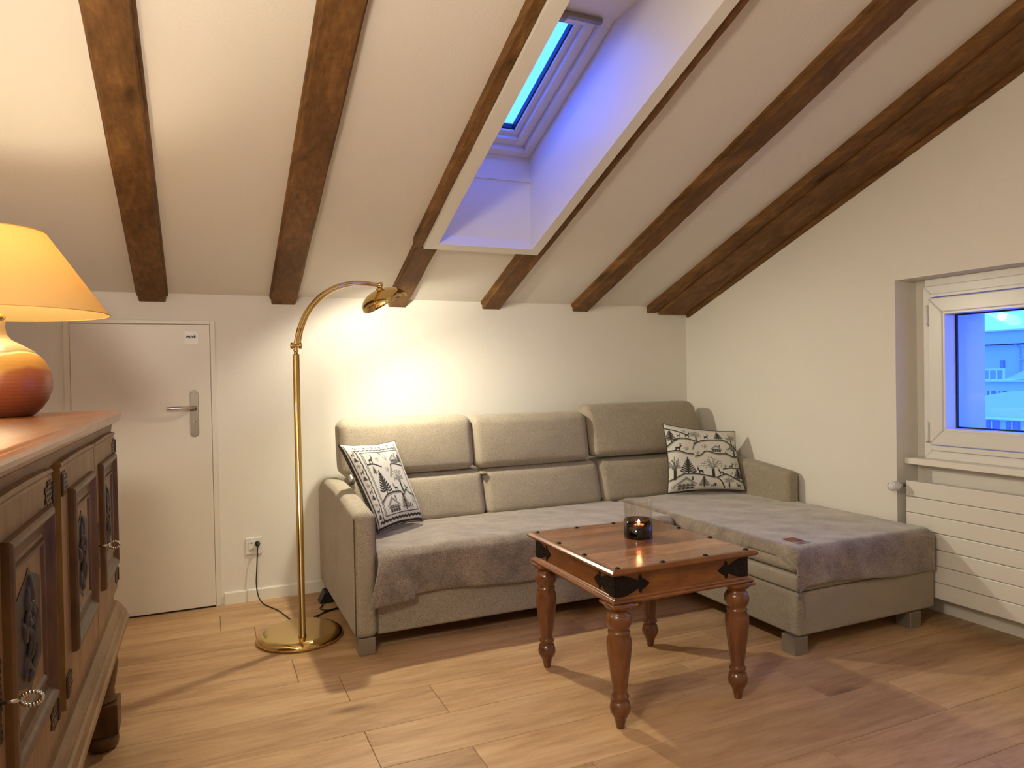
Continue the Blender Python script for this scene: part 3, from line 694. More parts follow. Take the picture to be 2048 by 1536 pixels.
def bordered(c):
    m = .20
    c.hill([(m, .28), (.36, .36), (.60, .37), (.66, .33), (.74, .38), (.80, .34), (.9, .30)])
    c.chalet(.40, .145, .24); c.fir(.64, .15, .20, .05, True); c.disc(.74, .19, .012, .035, .05); c.disc(.78, .18, .010, .03, .05); c.bush(.84, .26, .05, .4, 3)
    c.fir(.36, .37, .26); c.tree(.68, .37, .28, .12, .3, 4, .2); c.deer(.56, .385, .045, -1); c.deer(.78, .375, .04, -1); c.disc(.48, .375, .04, .012, .05)
    c.curve([(.54, .55), (.60, .64), (.64, .70), (.78, .68), (.88, .66)], .012); c.curve([(m+.01, .72), (.32, .72), (.44, .68)], .012); c.deer(.29, .735, .05, 1); c.chalet(.72, .70, .16)
    c.fir(.84, .70, .12); c.bush(.42, .79, .04, .55, 5); c.bush(.57, .79, .04, .55, 6); c.bush(.53, .64, .035, .5, 7); c.fir(.29, .60, .09, .05, True); c.line([(.49, .86), (.53, .83)], .008)
    for d in (.185, .205): c.line([(d, .125), (d, .87), (1-d+.08, .87), (1-d+.08, .125), (d, .125)], .006, .08)
    q = []
    for i in range(40): q.append((.135+.006*math.sin(i*1.9), .08+i*.021))
    c.line(q, .010, .08); q = [(.13+i*.0195, .90+.006*math.sin(i*1.9)) for i in range(40)]; c.line(q, .009, .15); q = [(.08+i*.023, .075+.009*math.sin(i*2.1)) for i in range(40)]; c.line(q, .016, .06)
    for i in range(11):
        y = .13+i*.073
        if i % 3 == 0: c.fir(.085, y-.02, .055)
        elif i % 3 == 1: c.deer(.082, y-.02, .030, 1)
        else: c.bush(.085, y, .025, .5, i)
        x = .16+i*.072
        if i % 2: c.deer(x, .925, .016)
        else: c.bush(x, .94, .018, .3, i)
    c.line([(.035, .02), (.035, .97)], .008, .1); c.line([(.03, .02), (.97, .02)], .016, .04); c.line([(.0, .0), (.0, 1)], .022, .04)
CP = bpy.data.materials.new('printed_cotton'); CP.use_nodes = True
_t = CP.node_tree; _b = _t.nodes['Principled BSDF']; _a = N(_t, 'ShaderNodeVertexColor', layer_name='print'); _t.links.new(_a.outputs[0], _b.inputs['Base Color'])
_b.inputs['Roughness'].default_value = .9; _b.inputs['Specular IOR Level'].default_value = .15
_n = N(_t, 'ShaderNodeTexNoise', i_Scale=900); _p = N(_t, 'ShaderNodeBump', i_Strength=.2, i_Distance=.001); _c = N(_t, 'ShaderNodeTexCoord')
_t.links.new(_c.outputs['Object'], _n.inputs['Vector']); _t.links.new(_n.outputs[0], _p.inputs['Height']); _t.links.new(_p.outputs[0], _b.inputs['Normal'])
def pillow(tl, tr, br, bl, thick, draw, label, n=250):
    tl, tr, br, bl = [np.array(p, float) for p in (tl, tr, br, bl)]
    g = np.linspace(0, 1, n+1); U, T = np.meshgrid(g, g)         # T: 0 top .. 1 bottom
    a, b = 2*U-1, 2*T-1
    # pinched sides between pointed corners
    Uc = .5+.5*a*(1-.075*(1-b*b)*np.abs(a)); Tc = .5+.5*b*(1-.075*(1-a*a)*np.abs(b))
    P = (1-Tc)[..., None]*((1-Uc)[..., None]*tl+Uc[..., None]*tr)+Tc[..., None]*((1-Uc)[..., None]*bl+Uc[..., None]*br)
    nrm = np.cross(tr-tl, tl-bl); nrm /= np.linalg.norm(nrm)
    if nrm@(np.array([-3.34, -4.31, 1.28])-tl) < 0: nrm = -nrm
    puff = np.clip((1-a**4)*(1-b**4), 0, 1)**.55
    wr = .004*np.sin(7*a+3*b)*puff*(1-puff)*4
    front = P+nrm*(puff*thick/2+wr)[..., None]; back = P-nrm*(puff*thick/2)[..., None]
    c = Can(n+1); draw(c); colf = c.a
    V = np.concatenate([front.reshape(-1, 3), back.reshape(-1, 3)]); m = n+1; F = []
    for j in range(n):
        for i in range(n):
            q = j*m+i; F.append((q, q+m, q+m+1, q+1)); 
    o1 = m*m
    for j in range(0, n):
        for i in range(0, n):
            q = o1+j*m+i; F.append((q, q+1, q+m+1, q+m))
    rt = empty('throw_pillow', tuple((bl+br)/2), label, 'pillow', 'printed pillows on the sofa')
    org = (bl+br)/2; me = bpy.data.meshes.new('cover'); me.from_pydata((V-org).tolist(), [], F); me.update()
    ca = me.color_attributes.new('print', 'FLOAT_COLOR', 'POINT'); w_ = np.array(lin(212, 209, 200)[:3]); k_ = np.array(lin(26, 24, 28)[:3])
    f = np.concatenate([colf.reshape(-1), np.full(m*m, 1.0)]); cc = np.ones((len(f), 4)); cc[:, :3] = k_+(w_-k_)*f[:, None]; ca.data.foreach_set('color', cc.reshape(-1).astype(np.float32))
    me.polygons.foreach_set('use_smooth', [True]*len(me.polygons)); me.materials.append(CP)
    bm = bmesh.new(); bm.from_mesh(me); bmesh.ops.remove_doubles(bm, verts=bm.verts, dist=1e-6); bm.to_mesh(me); bm.free()
    o = bpy.data.objects.new('cover', me); o.parent = rt; COL.objects.link(o)
    edge = []
    for k in range(0, n+1, 5): edge.append(P[0, k])
    for k in range(5, n+1, 5): edge.append(P[k, n])
    for k in range(n-5, -1, -5): edge.append(P[n, k])
    for k in range(n-5, -1, -5): edge.append(P[k, 0])
    mb = MB(); mb.tube(edge, .0032, 6); mb.out('piping', INKB, rt, smooth=True)
    return rt
INKB = plain('black_cotton_edge', lin(40, 38, 44), .9)
pillow((-2.722, -.705, .940), (-2.378, -.500, .925), (-2.262, -.625, .492), (-2.562, -.845, .500), .10, bordered, 'black and white folk-print pillow with a framed border, tilted against the left arm')
pillow((-.590, -.505, .938), (-.110, -.640, .874), (-.135, -.760, .500), (-.600, -.560, .492), .10, scenery, 'black and white pillow with trees, deer and chalets, in the right corner of the sofa')

# ------------------------------------------------------------------ side table
TX, TY, TH = -1.722, -1.868, .585
TB = empty('side_table', (TX, TY, 0), 'small square brown rosewood table with turned legs and black iron straps', 'table')
hx, hy = .326, .350
cuts = [-hy+.02, -.235, -.10, .045, .19, hy-.02]
for i in range(5):
    box('top_board', TX-hx+.022, TX+hx-.022, TY+cuts[i]+.0004, TY+cuts[i+1]-.0004, TH-.018, TH, TABLEW, TB, bevel=.0008, segs=1)
def rimprof(a0, a1, side):
    # rounded nosing around the top
    P = [(.024, TH-.020), (.002, TH-.020), (-.003, TH-.014), (-.003, TH-.009), (.006, TH-.002), (.012, TH), (.024, TH)]
    return P
def frame_moulding(name, x0, x1, y0, y1, prof, m, parent, **k):
    """prof: (inset from outer, z) ring, mitred around the rectangle"""
    n = len(prof); V = []
    for cx, cy, sx_, sy_ in ((x0, y0, 1, 1), (x1, y0, -1, 1), (x1, y1, -1, -1), (x0, y1, 1, -1)):
        for d, z in prof: V.append((cx+sx_*d, cy+sy_*d, z))
    F = []
    for c in range(4):
        e = (c+1) % 4
        for i in range(n): j = (i+1) % n; F.append((c*n+i, e*n+i, e*n+j, c*n+j))
    return obj(name, V, F, m, parent, **k)
frame_moulding('top_edge', TX-hx, TX+hx, TY-hy, TY+hy, rimprof(0, 0, 0), TABLEB, TB, bevel=.001)
ax, ay = hx-.026, hy-.028; az0, az1 = .470, TH-.021
for nm, a in (('apron', (TX-ax, TX+ax, TY-ay, TY-ay+.018)), ('apron', (TX-ax, TX+ax, TY+ay-.018, TY+ay)), ('apron', (TX-ax, TX-ax+.018, TY-ay+.0185, TY+ay-.0185)), ('apron', (TX+ax-.018, TX+ax, TY-ay+.0185, TY+ay-.0185))):
    box(nm, *a, az0, az1, TABLEB, TB, bevel=.001)
frame_moulding('lower_moulding', TX-ax-.020, TX+ax+.020, TY-ay-.020, TY+ay+.020, [(.0, .466), (.004, .473), (.012, .474), (.018, .482), (.05, .482), (.05, .458), (.006, .458)], TABLEB, TB, bevel=.001)
legp = [(.0145, 0), (.0145, .004), (.022, .035), (.024, .040), (.036, .060), (.0385, .075), (.033, .098), (.024, .105), (.031, .112), (.033, .118), (.028, .125), (.0255, .135), (.033, .19), (.042, .26), (.046, .30), (.044, .325), (.036, .342), (.040, .346), (.040, .352), (.031, .358), (.040, .368), (.047, .385), (.047, .402), (.040, .418), (.032, .424), (.036, .430), (.050, .440), (.056, .449), (.060, .458)]
for sx_ in (-1, 1):
    for sy_ in (-1, 1):
        V, F = lathe((TX+sx_*.270, TY+sy_*.294, 0), legp, 32); lg = obj('leg', V, F, TABLEL, TB, smooth=True)
        box('leg_block', TX+sx_*.270-.052, TX+sx_*.270+.052, TY+sy_*.294-.052, TY+sy_*.294+.052, .4475, .4578, TABLEB, lg, bevel=.003)
# studs
def stud(x, y, z=TH):
    V, F = lathe((x, y, z-.0005), [(.0115, 0), (.0105, .0025), (.006, .0055), (0, .0065)], 6); obj('stud', V, F, IRON, TB)
for i in range(4):
    q = -1+2*i/3
    stud(TX+q*(hx-.035), TY-hy+.026); stud(TX+q*(hx-.035), TY+hy-.026)
    if 0 < i < 3: stud(TX-hx+.026, TY+q*(hy-.035)*1.0); stud(TX+hx-.026, TY+q*(hy-.035)*1.0)
# iron corner straps with arrow-shaped ends
def strap(cx, cy, dx, dy, nx_, ny_):
    L = .145; P = [(0, .052), (.020, .050), (.07, .030), (.098, .016), (.100, .034), (.108, .040), (.112, .024), (.122, .020), (.145, .0), (.122, -.020), (.112, -.024), (.108, -.040), (.100, -.034), (.098, -.016), (.07, -.030), (.020, -.050), (0, -.052)]
    zc_ = .518; V = []
    for o_ in (.0, .0028):
        for a, b in P: V.append((cx+dx*a+nx_*o_, cy+dy*a+ny_*o_, zc_+b*.86))
    n = len(P); F = [tuple(range(n)), tuple(range(2*n-1, n-1, -1))]+[(i, (i+1) % n, (i+1) % n+n, i+n) for i in range(n)]
    s_ = obj('corner_strap', V, F, IRON, TB)
    mb = MB()
    for a in (.03, .07): mb.lathe((cx+dx*a+nx_*.0028, cy+dy*a+ny_*.0028, zc_), [(.008, 0), (.006, .002), (0, .003)], 8, (nx_, ny_, 0))
    mb.each('nail', IRON, s_)
for sx_ in (-1, 1):
    for sy_ in (-1, 1):
        strap(TX+sx_*ax, TY+sy_*ay, -sx_, 0, 0, sy_); strap(TX+sx_*ax, TY+sy_*ay, 0, -sy_, sx_, 0)
# ------------------------------------------------------------------ candle glass
gx, gy = -1.675, -1.822
CG = empty('candle_glass', (gx, gy, TH+.001), 'clear glass tumbler candle holder with dark lower part and lit flame', 'candle holder')
V, F = lathe((gx, gy, TH+.001), [(.055, 0), (.059, .004), (.0595, .155), (.0585, .157), (.0555, .155), (.055, .012), (.0, .010)], 40); obj('glass_cylinder', V, F, JAR, CG, smooth=True)
V, F = lathe((gx, gy, TH+.0012), [(.0602, .002), (.0604, .075), (.0600, .075), (.0598, .002), (.0602, .002)], 40); obj('smoked_band', V, F, SMOKE, CG, smooth=True)
V, F = lathe((gx, gy, TH+.0125), [(.054, 0), (.054, .026), (.050, .027), (0, .026)], 32); cw = obj('dark_sand', V, F, plain('dark_granules', lin(30, 22, 20), .8, bump=1, bscale=300), CG, smooth=True)
V, F = lathe((gx, gy-.004, TH+.0388), [(.021, 0), (.0215, .015), (.020, .015), (.0195, .011), (0, .011)], 24); tlt = obj('tealight', V, F, plain('tealight_cup', lin(240, 225, 205), .3), CG, smooth=True)
V, F = lathe((gx, gy-.004, TH+.0505), [(.002, 0), (.0055, .006), (.006, .011), (.003, .020), (0, .027)], 12); obj('flame', V, F, FLAME, tlt, smooth=True)
point('candle_light', (gx, gy-.004, TH+.085), .25, (1, .55, .25), .01)

# ------------------------------------------------------------------ brass floor lamp
V, F = lathe((-2.93, -.728, 0), [(.195, 0), (.204, .006), (.206, .014), (.200, .026), (.186, .036), (.176, .040), (.170, .0405), (0, .0410)], 72); obj('foot', V, F, BRASS, FL, smooth=True)
mb = MB(); px, py = -2.932, -.830
mb.lathe((px, py, .040), [(.020, 0), (.020, .006), (.0165, .010), (.0165, 1.352), (.0150, 1.356)], 24); mb.out('pole', BRASS, FL, smooth=True)
mb = MB(); mb.lathe((px, py, 1.396), [(.010, 0), (.010, .012), (.013, .014), (.013, .020), (.008, .026), (.008, .045)], 16)
mb.lathe((px-.026, py, 1.436), [(0, 0), (.014, .001), (.015, .004), (.015, .014), (.010, .018), (.009, .036), (.010, .038), (.015, .040), (.015, .050), (.014, .053), (0, .054)], 20, (1, 0, 0)); mb.out('joint', BRASS, FL, smooth=True)
arc = [(-2.927, 1.440), (-2.915, 1.510), (-2.890, 1.580), (-2.852, 1.636), (-2.800, 1.686), (-2.740, 1.722), (-2.670, 1.742), (-2.600, 1.745), (-2.530, 1.740)]
for s_ in (-1, 1):
    pts = [(x+s_*.010*(1-i/9)+.054*i/8, py+s_*.012+.23*(i/8)**1.2, z-s_*.004*math.sin(i/8*PI)+.030*i/8) for i, (x, z) in enumerate(arc)]
    V, F = tube(spline(pts, 8), .0085, 12); obj('arm_tube', V, F, BRASS, FL, smooth=True)
mb = MB(); hx_, hy_, hz_ = .054, .23, .030
mb.lathe((-2.522+hx_, py-.026+hy_, 1.740+hz_), [(0, 0), (.013, .001), (.014, .004), (.014, .016), (.008, .020), (.008, .034), (.014, .038), (.014, .050), (.013, .053), (0, .054)], 20, (0, 1, 0))
mb.lathe((-2.520+hx_, py+hy_, 1.735+hz_), [(.007, 0), (.007, .020), (.010, .022), (.010, .034)], 12, (.05, .1, -1)); mb.out('head_joint', BRASS, FL, smooth=True)
# dome shade, tilted, opening towards wall and sofa
ax_ = Vector((.40, .16, -.90)).normalized(); hc = Vector((-2.441, -.592, 1.680))
def dome(rw, rh, dz, seg=48, k=14):
    prof = []
    for i in range(k+1):
        a = PI/2*i/k; prof.append((max(1e-4, rw*math.sin(a)), -rh*math.cos(a)-dz))
    return prof
u_, v_, a_ = frame_from(ax_)
V = []; F = []; prof = dome(.126, .075, 0)
wave = lambda t, r: .012*math.sin(2*t+.6)*(r/.126)**3
for sh in (0, 1):
    for r, h in prof:
        rr = r*(1-.012*sh); hh = h+.0014*sh
        for i in range(48):
            t = 2*PI*i/48; V.append(tuple(hc+a_*(hh+wave(t, r))+(u_*math.cos(t)+v_*math.sin(t))*rr))
n_ = len(prof)
def shell(o0):
    return [(o0+j*48+i, o0+j*48+(i+1) % 48, o0+(j+1)*48+(i+1) % 48, o0+(j+1)*48+i) for j in range(n_-1) for i in range(48)]
obj('shade', V[:n_*48], shell(0), BRASS, FL, smooth=True); obj('shade_lining', V[n_*48:], shell(0), BRASSD, FL, smooth=True)
mb = MB(); mb.lathe(hc+a_*(-.082), [(.018, 0), (.018, .02), (.012, .024), (.012, .04)], 16, ax_); mb.out('socket', BRASS, FL, smooth=True)
mb = MB(); V, F = lathe(hc+a_*(-.052), [(0, 0), (.008, .002), (.010, .012), (.010, .030), (.006, .036), (0, .038)], 14, ax_); BL = obj('bulb', V, F, BULB, FL, smooth=True); BL.visible_shadow = True

# ------------------------------------------------------------------ sideboard
SB = empty('sideboard', (-3.95, -2.47, 0), 'carved antique oak sideboard with four panelled doors and a moulded plinth', 'sideboard')
sy0, sy1 = -3.58, -1.385; xf_ = -3.657; xb = -4.38; ztop = 1.175
box('carcass', xb, xf_, sy0, sy1, .47, 1.130, SIDEW, SB, bevel=.004)
tp = [(0, 1.131), (.012, 1.131), (.020, 1.136), (.026, 1.146), (.028, 1.156), (.026, 1.164), (.021, 1.169), (.017, 1.170), (.014, ztop), (0, ztop)]
V, F = prism([(xf_+.006-.03*0+d, z) for d, z in tp]+[(xb-.01, ztop), (xb-.01, 1.131)], 'y', sy0-.05, sy1+.05); obj('top', V, F, SIDETOP, SB, bevel=.006, segs=3)
V, F = prism([(xf_, 1.098), (xf_+.004, 1.098), (xf_+.008, 1.125), (xf_+.014, 1.130), (xf_, 1.130)], 'y', sy0, sy1); obj('frieze_moulding', V, F, SIDEH, SB)
pp = [(0, .400), (.042, .400), (.046, .406), (.046, .420), (.039, .425), (.039, .430), (.034, .441), (.026, .446), (.026, .451), (.018, .463), (.008, .474), (0, .476)]
V, F = prism([(xf_+d, z) for d, z in pp]+[(xb, .476), (xb, .400)], 'y', sy0-.035, sy1+.03); obj('plinth', V, F, SIDEH, SB, bevel=.002)
sl = [(.030, 0), (.048, .010), (.052, .028), (.050, .048), (.038, .060)]
up = [(.042, .165), (.046, .168), (.047, .178), (.038, .186), (.042, .192), (.040, .205), (.050, .26), (.054, .30), (.050, .345), (.040, .380), (.050, .400)]
for yy in (-1.500, -3.45):
    for xx in (-3.690, -4.30):
        V, F = lathe((xx, yy, 0), sl, 28); lg = obj('leg', V, F, SIDED, SB, smooth=True)
        V, F = lathe((xx, yy, 0), up, 28); obj('turned_column', V, F, SIDED, lg, smooth=True)
        box('leg_block', xx-.054, xx+.054, yy-.054, yy+.054, .060, .165, SIDED, lg, bevel=.004)
def ringx(name, y0, y1, z0, z1, prof, m, par, x0, **k):
    """mitred moulding on the x-facing front: prof (inset, height out)"""
    n = len(prof); V = []
    for cy, cz, a, b in ((y0, z0, 1, 1), (y1, z0, -1, 1), (y1, z1, -1, -1), (y0, z1, 1, -1)):
        for d, h in prof: V.append((x0+h, cy+a*d, cz+b*d))
    F = []
    for c in range(4):
        e = (c+1) % 4
        for i in range(n): j = (i+1) % n; F.append((c*n+i, e*n+i, e*n+j, c*n+j))
    return obj(name, V, F, m, par, **k)
def cusp(cy, cz, hw, hh, n=6):
    """cusped frame opening outline"""
    P = []
    def seg(a, b, k, out): 
        (x0, z0), (x1, z1) = a, b
        for i in range(n):
            t = i/n; nx_, nz_ = -(z1-z0), (x1-x0); P.append((x0+(x1-x0)*t+nx_*out*math.sin(PI*t), z0+(z1-z0)*t+nz_*out*math.sin(PI*t)))
    pts = [(-.62, .78), (0, 1.0), (.62, .78), (1, .66), (1, -.66), (.62, -.78), (0, -1), (-.62, -.78), (-1, -.66), (-1, .66)]
    Q = [(cy+a*hw, cz+b*hh) for a, b in pts]
    outs = [-.06, -.06, 0, 0, 0, -.06, -.06, 0, 0, 0]
    for i in range(10): seg(Q[i], Q[(i+1) % 10], n, outs[i])
    return P
def sdoor(y0, y1, hinge_side, key_side):
    z0, z1 = .540, 1.095; xd = -3.640
    # door slab with gently waved top lip
    V = []; F = []; n = 24
    for i in range(n+1):
        y = y0+(y1-y0)*i/n; lift = .004*math.sin(i/n*PI)
        for x, z in ((xf_+.0005, z0), (xd, z0), (xd, z1-.012), (xd-.001, z1-.008+lift*.3), (xd+.0035, z1-.002+lift*.5), (xd+.001, z1+.004+lift), (xf_+.0005, z1+.006+lift)): V.append((x, y, z))
    for i in range(n):
        for k in range(7): F.append((i*7+k, i*7+(k+1) % 7, (i+1)*7+(k+1) % 7, (i+1)*7+k))
    F.append(tuple(range(7))); F.append(tuple(n*7+k for k in range(7))[::-1])
    d = obj('door', V, F, SIDEW, SB)
    c = (y0+y1)/2; hw = .178; mz0, mz1 = .642, 1.030
    ringx('raised_moulding', c-hw, c+hw, mz0, mz1, [(0, 0), (.001, .012), (.005, .016), (.013, .017), (.019, .013), (.024, .008), (.032, .003), (.046, 0)], SIDED, d, xd)
    ringx('inner_bevel', c-hw+.050, c+hw-.050, mz0+.054, mz1-.054, [(0, 0), (.003, .006), (.010, .005), (.016, 0)], SIDED, d, xd)
    P = cusp(c, (mz0+mz1)/2, hw-.085, (mz1-mz0)/2-.082)
    m_ = len(P); V = [(xd+.0002, a, b) for a, b in P]+[(xd+.0016, a, b) for a, b in P]; F = [tuple(range(m_)), tuple(range(2*m_-1, m_-1, -1))]+[(i, (i+1) % m_, (i+1) % m_+m_, i+m_) for i in range(m_)]
    obj('carved_ground', V, F, CARVE, d)
    mb = MB(); zc_ = (mz0+mz1)/2; hh = (mz1-mz0)/2-.095
    def petal(y, z, ly, lz, rot, h=.006):
        V = []; F = []; nu, nv = 8, 12
        for i in range(nu+1):
            a = PI/2*i/nu
            for j in range(nv):
                t = 2*PI*j/nv; py_ = ly*math.cos(a)*math.cos(t); pz_ = lz*math.cos(a)*math.sin(t)
                V.append((xd+.0016+h*math.sin(a), y+py_*math.cos(rot)-pz_*math.sin(rot), z+py_*math.sin(rot)+pz_*math.cos(rot)))
        for i in range(nu):
            for j in range(nv): F.append((i*nv+j, i*nv+(j+1) % nv, (i+1)*nv+(j+1) % nv, (i+1)*nv+j))
        mb.add(V, F)
    for s_ in (-1, 1):
        mb.tube(spline([(xd+.003, c, zc_-hh*.75), (xd+.004, c+s_*.030, zc_-hh*.45), (xd+.004, c+s_*.012, zc_-hh*.1), (xd+.004, c+s_*.040, zc_+hh*.22), (xd+.004, c+s_*.014, zc_+hh*.45)], 6), .0042, 8)
        petal(c+s_*.040, zc_+hh*.05, .012, .026, -s_*.6); petal(c+s_*.038, zc_-hh*.55, .012, .026, s_*.7); petal(c+s_*.020, zc_+hh*.62, .010, .024, s_*.4)
    for k in range(6): petal(c+.017*math.cos(k*PI/3), zc_+hh*.28+.017*math.sin(k*PI/3), .010, .010, 0, .007)
    petal(c, zc_+hh*.28, .008, .008, 0, .011); petal(c, zc_-hh*.25, .012, .030, 0, .008); petal(c, zc_+hh*.72, .011, .028, 0, .008); petal(c, zc_-hh*.82, .020, .014, 0, .007)
    mb.out('carving', CARVE, d, smooth=True)
    # pierced hinge plates
    for hz in (1.050, .590):
        hy_ = (y1-.006) if hinge_side > 0 else (y0+.006); s_ = -1 if hinge_side > 0 else 1
        mb = MB()
        for i in range(4):
            for j in range(-2, 3):
                if i == 3 and abs(j) == 2: continue
                cy, cz = hy_+s_*(.008+i*.016+(.008 if j % 2 else 0)), hz+j*.0105
                mb.lathe((xd+.0004, cy, cz), [(.0078, 0), (.0078, .0018), (.0040, .0020), (.0038, .0006)], 8, (1, 0, 0))
        mb.lathe((xd+.002, hy_, hz-.024), [(.003, 0), (.0045, .003), (.0045, .045), (.003, .048)], 10)
        mb.out('hinge_plate', PEWTER, d)
    if key_side:
        ky = (y0+.030) if key_side < 0 else (y1-.030); kz = .790
        mb = MB()
        for k in range(-5, 6):
            wv = .010+.006*math.cos(k*1.25)
            for s_ in (-1, 1): mb.lathe((xd+.0003, ky+s_*wv*.6, kz+k*.012), [(.0072, 0), (.0072, .0016), (.0036, .002), (.0034, .0004)], 8, (1, 0, 0))
        e = mb.out('escutcheon', PEWTER, d)
        mb = MB(); mb.tube([(xd, ky, kz), (xd+.030, ky, kz)], .0032, 10)
        for k in range(18):
            t = 2*PI*k/18; mb.lathe((xd+.043+.014*math.cos(t), ky, kz+.010*math.sin(t)-.0035), [(0, 0), (.0032, .0012), (.0038, .0035), (.0032, .006), (0, .007)], 8)
        mb.out('key', CHROME, d, smooth=True)
box('groove_shade_stile', xf_, xf_+.003, -2.560, -2.468, .53, 1.10, SIDED, SB)  # dark board between the doors, its colour carries the groove's shade
sdoor(-1.930, -1.425, 1, -1); sdoor(-2.465, -1.936, -1, 0); sdoor(-3.045, -2.563, 1, -1); sdoor(-3.560, -3.052, -1, 0)

# ------------------------------------------------------------------ table lamp
lx, ly = -3.949, -1.621
TL = empty('table_lamp', (lx, ly, ztop), 'round-bellied ceramic table lamp with a yellow cone shade on the sideboard', 'lamp')
m, t, b = newmat('glazed_ceramic'); L = t.links.new
tcn = N(t, 'ShaderNodeTexCoord'); sp = N(t, 'ShaderNodeSeparateXYZ'); L(tcn.outputs['Object'], sp.inputs[0])
# three glaze bands split by slanting, wavy borders
rx_ = N(t, 'ShaderNodeMath', operation='MULTIPLY_ADD'); L(sp.outputs[1], rx_.inputs[0]); rx_.inputs[1].default_value = 0.35; L(sp.outputs[2], rx_.inputs[2])
ry_ = N(t, 'ShaderNodeMath', operation='MULTIPLY_ADD'); L(sp.outputs[0], ry_.inputs[0]); ry_.inputs[1].default_value = -.62; L(rx_.outputs[0], ry_.inputs[2])
wn = N(t, 'ShaderNodeTexNoise', i_Scale=6, i_Detail=3); L(tcn.outputs['Object'], wn.inputs['Vector'])
ad = N(t, 'ShaderNodeMath', operation='MULTIPLY_ADD'); L(wn.outputs[0], ad.inputs[0]); ad.inputs[1].default_value = .05; L(ry_.outputs[0], ad.inputs[2])
rp = N(t, 'ShaderNodeValToRGB'); mrr = N(t, 'ShaderNodeMapRange'); mrr.inputs[1].default_value = -.06; mrr.inputs[2].default_value = .34; L(ad.outputs[0], mrr.inputs[0]); L(mrr.outputs[0], rp.inputs[0])
el = rp.color_ramp.elements
el[0].position = 0; el[0].color = lin(96, 48, 26); el[1].position = 1; el[1].color = lin(200, 186, 150)
for p_, c_ in ((.22, lin(140, 70, 38)), (.32, lin(160, 92, 48)), (.36, lin(190, 138, 66)), (.50, lin(200, 150, 76)), (.515, lin(226, 204, 150)), (.53, lin(132, 122, 84)), (.64, lin(166, 154, 116)), (.72, lin(188, 172, 136)), (.725, lin(226, 206, 156)), (.745, lin(205, 180, 140))):
    q = el.new(p_); q.color = c_
L(rp.outputs[0], b.inputs['Base Color']); b.inputs['Roughness'].default_value = .38
bp = N(t, 'ShaderNodeBump', i_Strength=.10, i_Distance=.002); wv = N(t, 'ShaderNodeTexWave', i_Scale=28, i_Distortion=1.5); wv.bands_direction = 'Z'; L(tcn.outputs['Object'], wv.inputs['Vector']); L(wv.outputs[0], bp.inputs['Height']); L(bp.outputs[0], b.inputs['Normal'])
CER = m
V, F = lathe((lx, ly, ztop+.0005), [(.100, 0), (.108, .004), (.125, .020), (.146, .050), (.158, .085), (.160, .110), (.154, .145), (.136, .180), (.110, .208), (.078, .228), (.050, .244), (.038, .262), (.034, .285), (.036, .300), (.030, .304), (0, .304)], 56)
obj('ceramic_body', V, F, CER, TL, smooth=True)
V, F = lathe((lx, ly, ztop+.3045), [(.030, 0), (.036, .006), (.038, .014), (.030, .022), (.022, .026), (.022, .034), (.014, .036), (.014, .10)], 28); obj('brass_fitting', V, F, BRASS, TL, smooth=True)
bpy.data.objects['table_lamp_bulb_light'].location = (lx+.0, ly, ztop+.445)
prof = [(.326, .328), (.3265, .330), (.152, .588)]
V = []; F = []; sg_ = 72
for r_, z_ in ((.326, .328), (.268, .414), (.210, .502), (.152, .588)):
    for i in range(sg_): t_ = 2*PI*i/sg_; V.append((lx+r_*math.cos(t_), ly+r_*math.sin(t_), ztop+z_))
for j in range(3):
    for i in range(sg_): F.append((j*sg_+i, j*sg_+(i+1) % sg_, (j+1)*sg_+(i+1) % sg_, (j+1)*sg_+i))
obj('lampshade', V, F, SHADE, TL, smooth=True)
mb = MB()
for r_, z_ in ((.3265, .328), (.1525, .588)): mb.tube([(lx+r_*math.cos(2*PI*i/60), ly+r_*math.sin(2*PI*i/60), ztop+z_) for i in range(61)], .0018, 6)
mb.each('rim_wire', plain('shade_rim', lin(214, 160, 90), .7), TL, smooth=True)

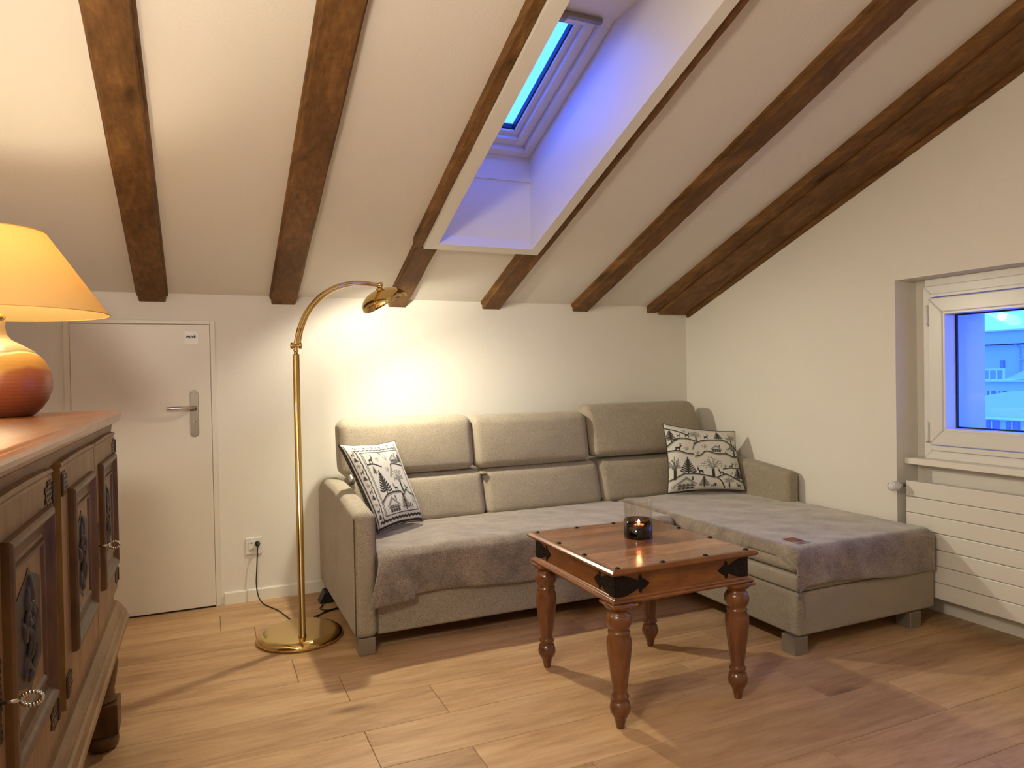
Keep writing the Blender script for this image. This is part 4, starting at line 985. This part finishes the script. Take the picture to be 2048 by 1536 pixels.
# ------------------------------------------------------------------ outside: houses across the street
EXT = plain('render_facade', lin(205, 205, 205), .9); ROOF = plain('tile_roof', lin(200, 196, 194), .9, bump=.6, bscale=3); DGL = plain('dark_window', lin(120, 120, 135), .2); EXW = plain('ext_white', lin(230, 230, 230), .7)
A = empty('apartment_building', (46, 22, -14), 'tall pale flat-roofed building farthest back outside the window', 'building')
box('facade', 40, 52, 12, 40, -14, 2.50, EXT, A); box('attic_storey', 39.6, 52, 12, 40, 2.56, 3.30, ROOF, A); box('parapet', 39.4, 52, 12, 40, 3.30, 3.38, EXW, A)
mb = MB(); mb.tube([(39.9, 20.99, -8), (39.9, 20.99, 2.3), (39.9, 21.2, 2.5)], .05, 8); mb.tube([(39.9, 20.99, 1.6), (39.9, 20.2, 1.7)], .04, 8); mb.each('drainpipe', ROOF, A)
box('chimney', 34, 34.2, 18.32, 18.46, 1.1, 1.54, DGL, A)
B = empty('balcony_house', (33, 16, -12), 'pale house with glass-fronted roof terrace and paired windows outside the window', 'building')
box('facade', 30, 34, 9, 26, -12, .54, EXT, B); box('ledge', 29.8, 34, 9, 26, .545, .62, EXW, B)
for y in (15.82, 16.12, 16.44, 16.76, 17.1): box('balcony_post', 29.9, 29.97, y-.03, y+.03, .625, 1.10, EXW, B)
box('balcony_rail', 29.88, 29.98, 15.78, 20, 1.105, 1.16, EXW, B); box('balcony_panel', 29.93, 29.95, 15.85, 20, .66, 1.05, plain('balcony_pane', lin(150, 160, 170), .3), B)
V = [(30, 15.72, .70), (30, 9, .70), (34, 9, .70), (34, 15.72, .70), (31.5, 15.72, 1.12), (31.5, 14.0, .95), (33, 14, .95), (33, 15.72, 1.12)]
obj('tiled_roof', V, BF, ROOF, B)
for y0_, y1_ in ((15.75, 16.06), (16.24, 16.56), (14.9, 15.3)):
    f_ = box('window', 29.93, 29.999, y0_, y1_, -.18, .13, DGL, B); box('window_mullion', 29.90, 29.929, (y0_+y1_)/2-.03, (y0_+y1_)/2+.03, -.18, .13, EXW, f_)
H = empty('hip_roof_house', (22, 10, -12), 'lower house with broad hipped roof in front of the others outside the window', 'building')
V = [(20, 14, -.36), (20, 7, -.36), (26, 7, -.36), (26, 14, -.36), (23, 11.4, .36), (23, 10.4, .40), (23.2, 10.4, .40), (23.2, 11.4, .36)]
obj('hipped_roof', V, BF, ROOF, H); box('eaves', 19.8, 26, 7, 14, -.44, -.365, EXW, H); box('facade', 20.2, 26, 7.2, 13.8, -12, -.445, EXT, H)
for i in range(9):
    for r_ in range(3):
        y = 7.6+i*.62; f_ = box('window', 20.14, 20.199, y, y+.38, -.85-r_*1.2, -.50-r_*1.2+.0, DGL, H); box('window_mullion', 20.11, 20.139, y+.175, y+.205, -.85-r_*1.2, -.50-r_*1.2, EXW, f_)
box('ground', 2, 120, -60, 90, -14.2, -14, plain('street_ground', lin(120, 120, 120), .9), kind='structure')
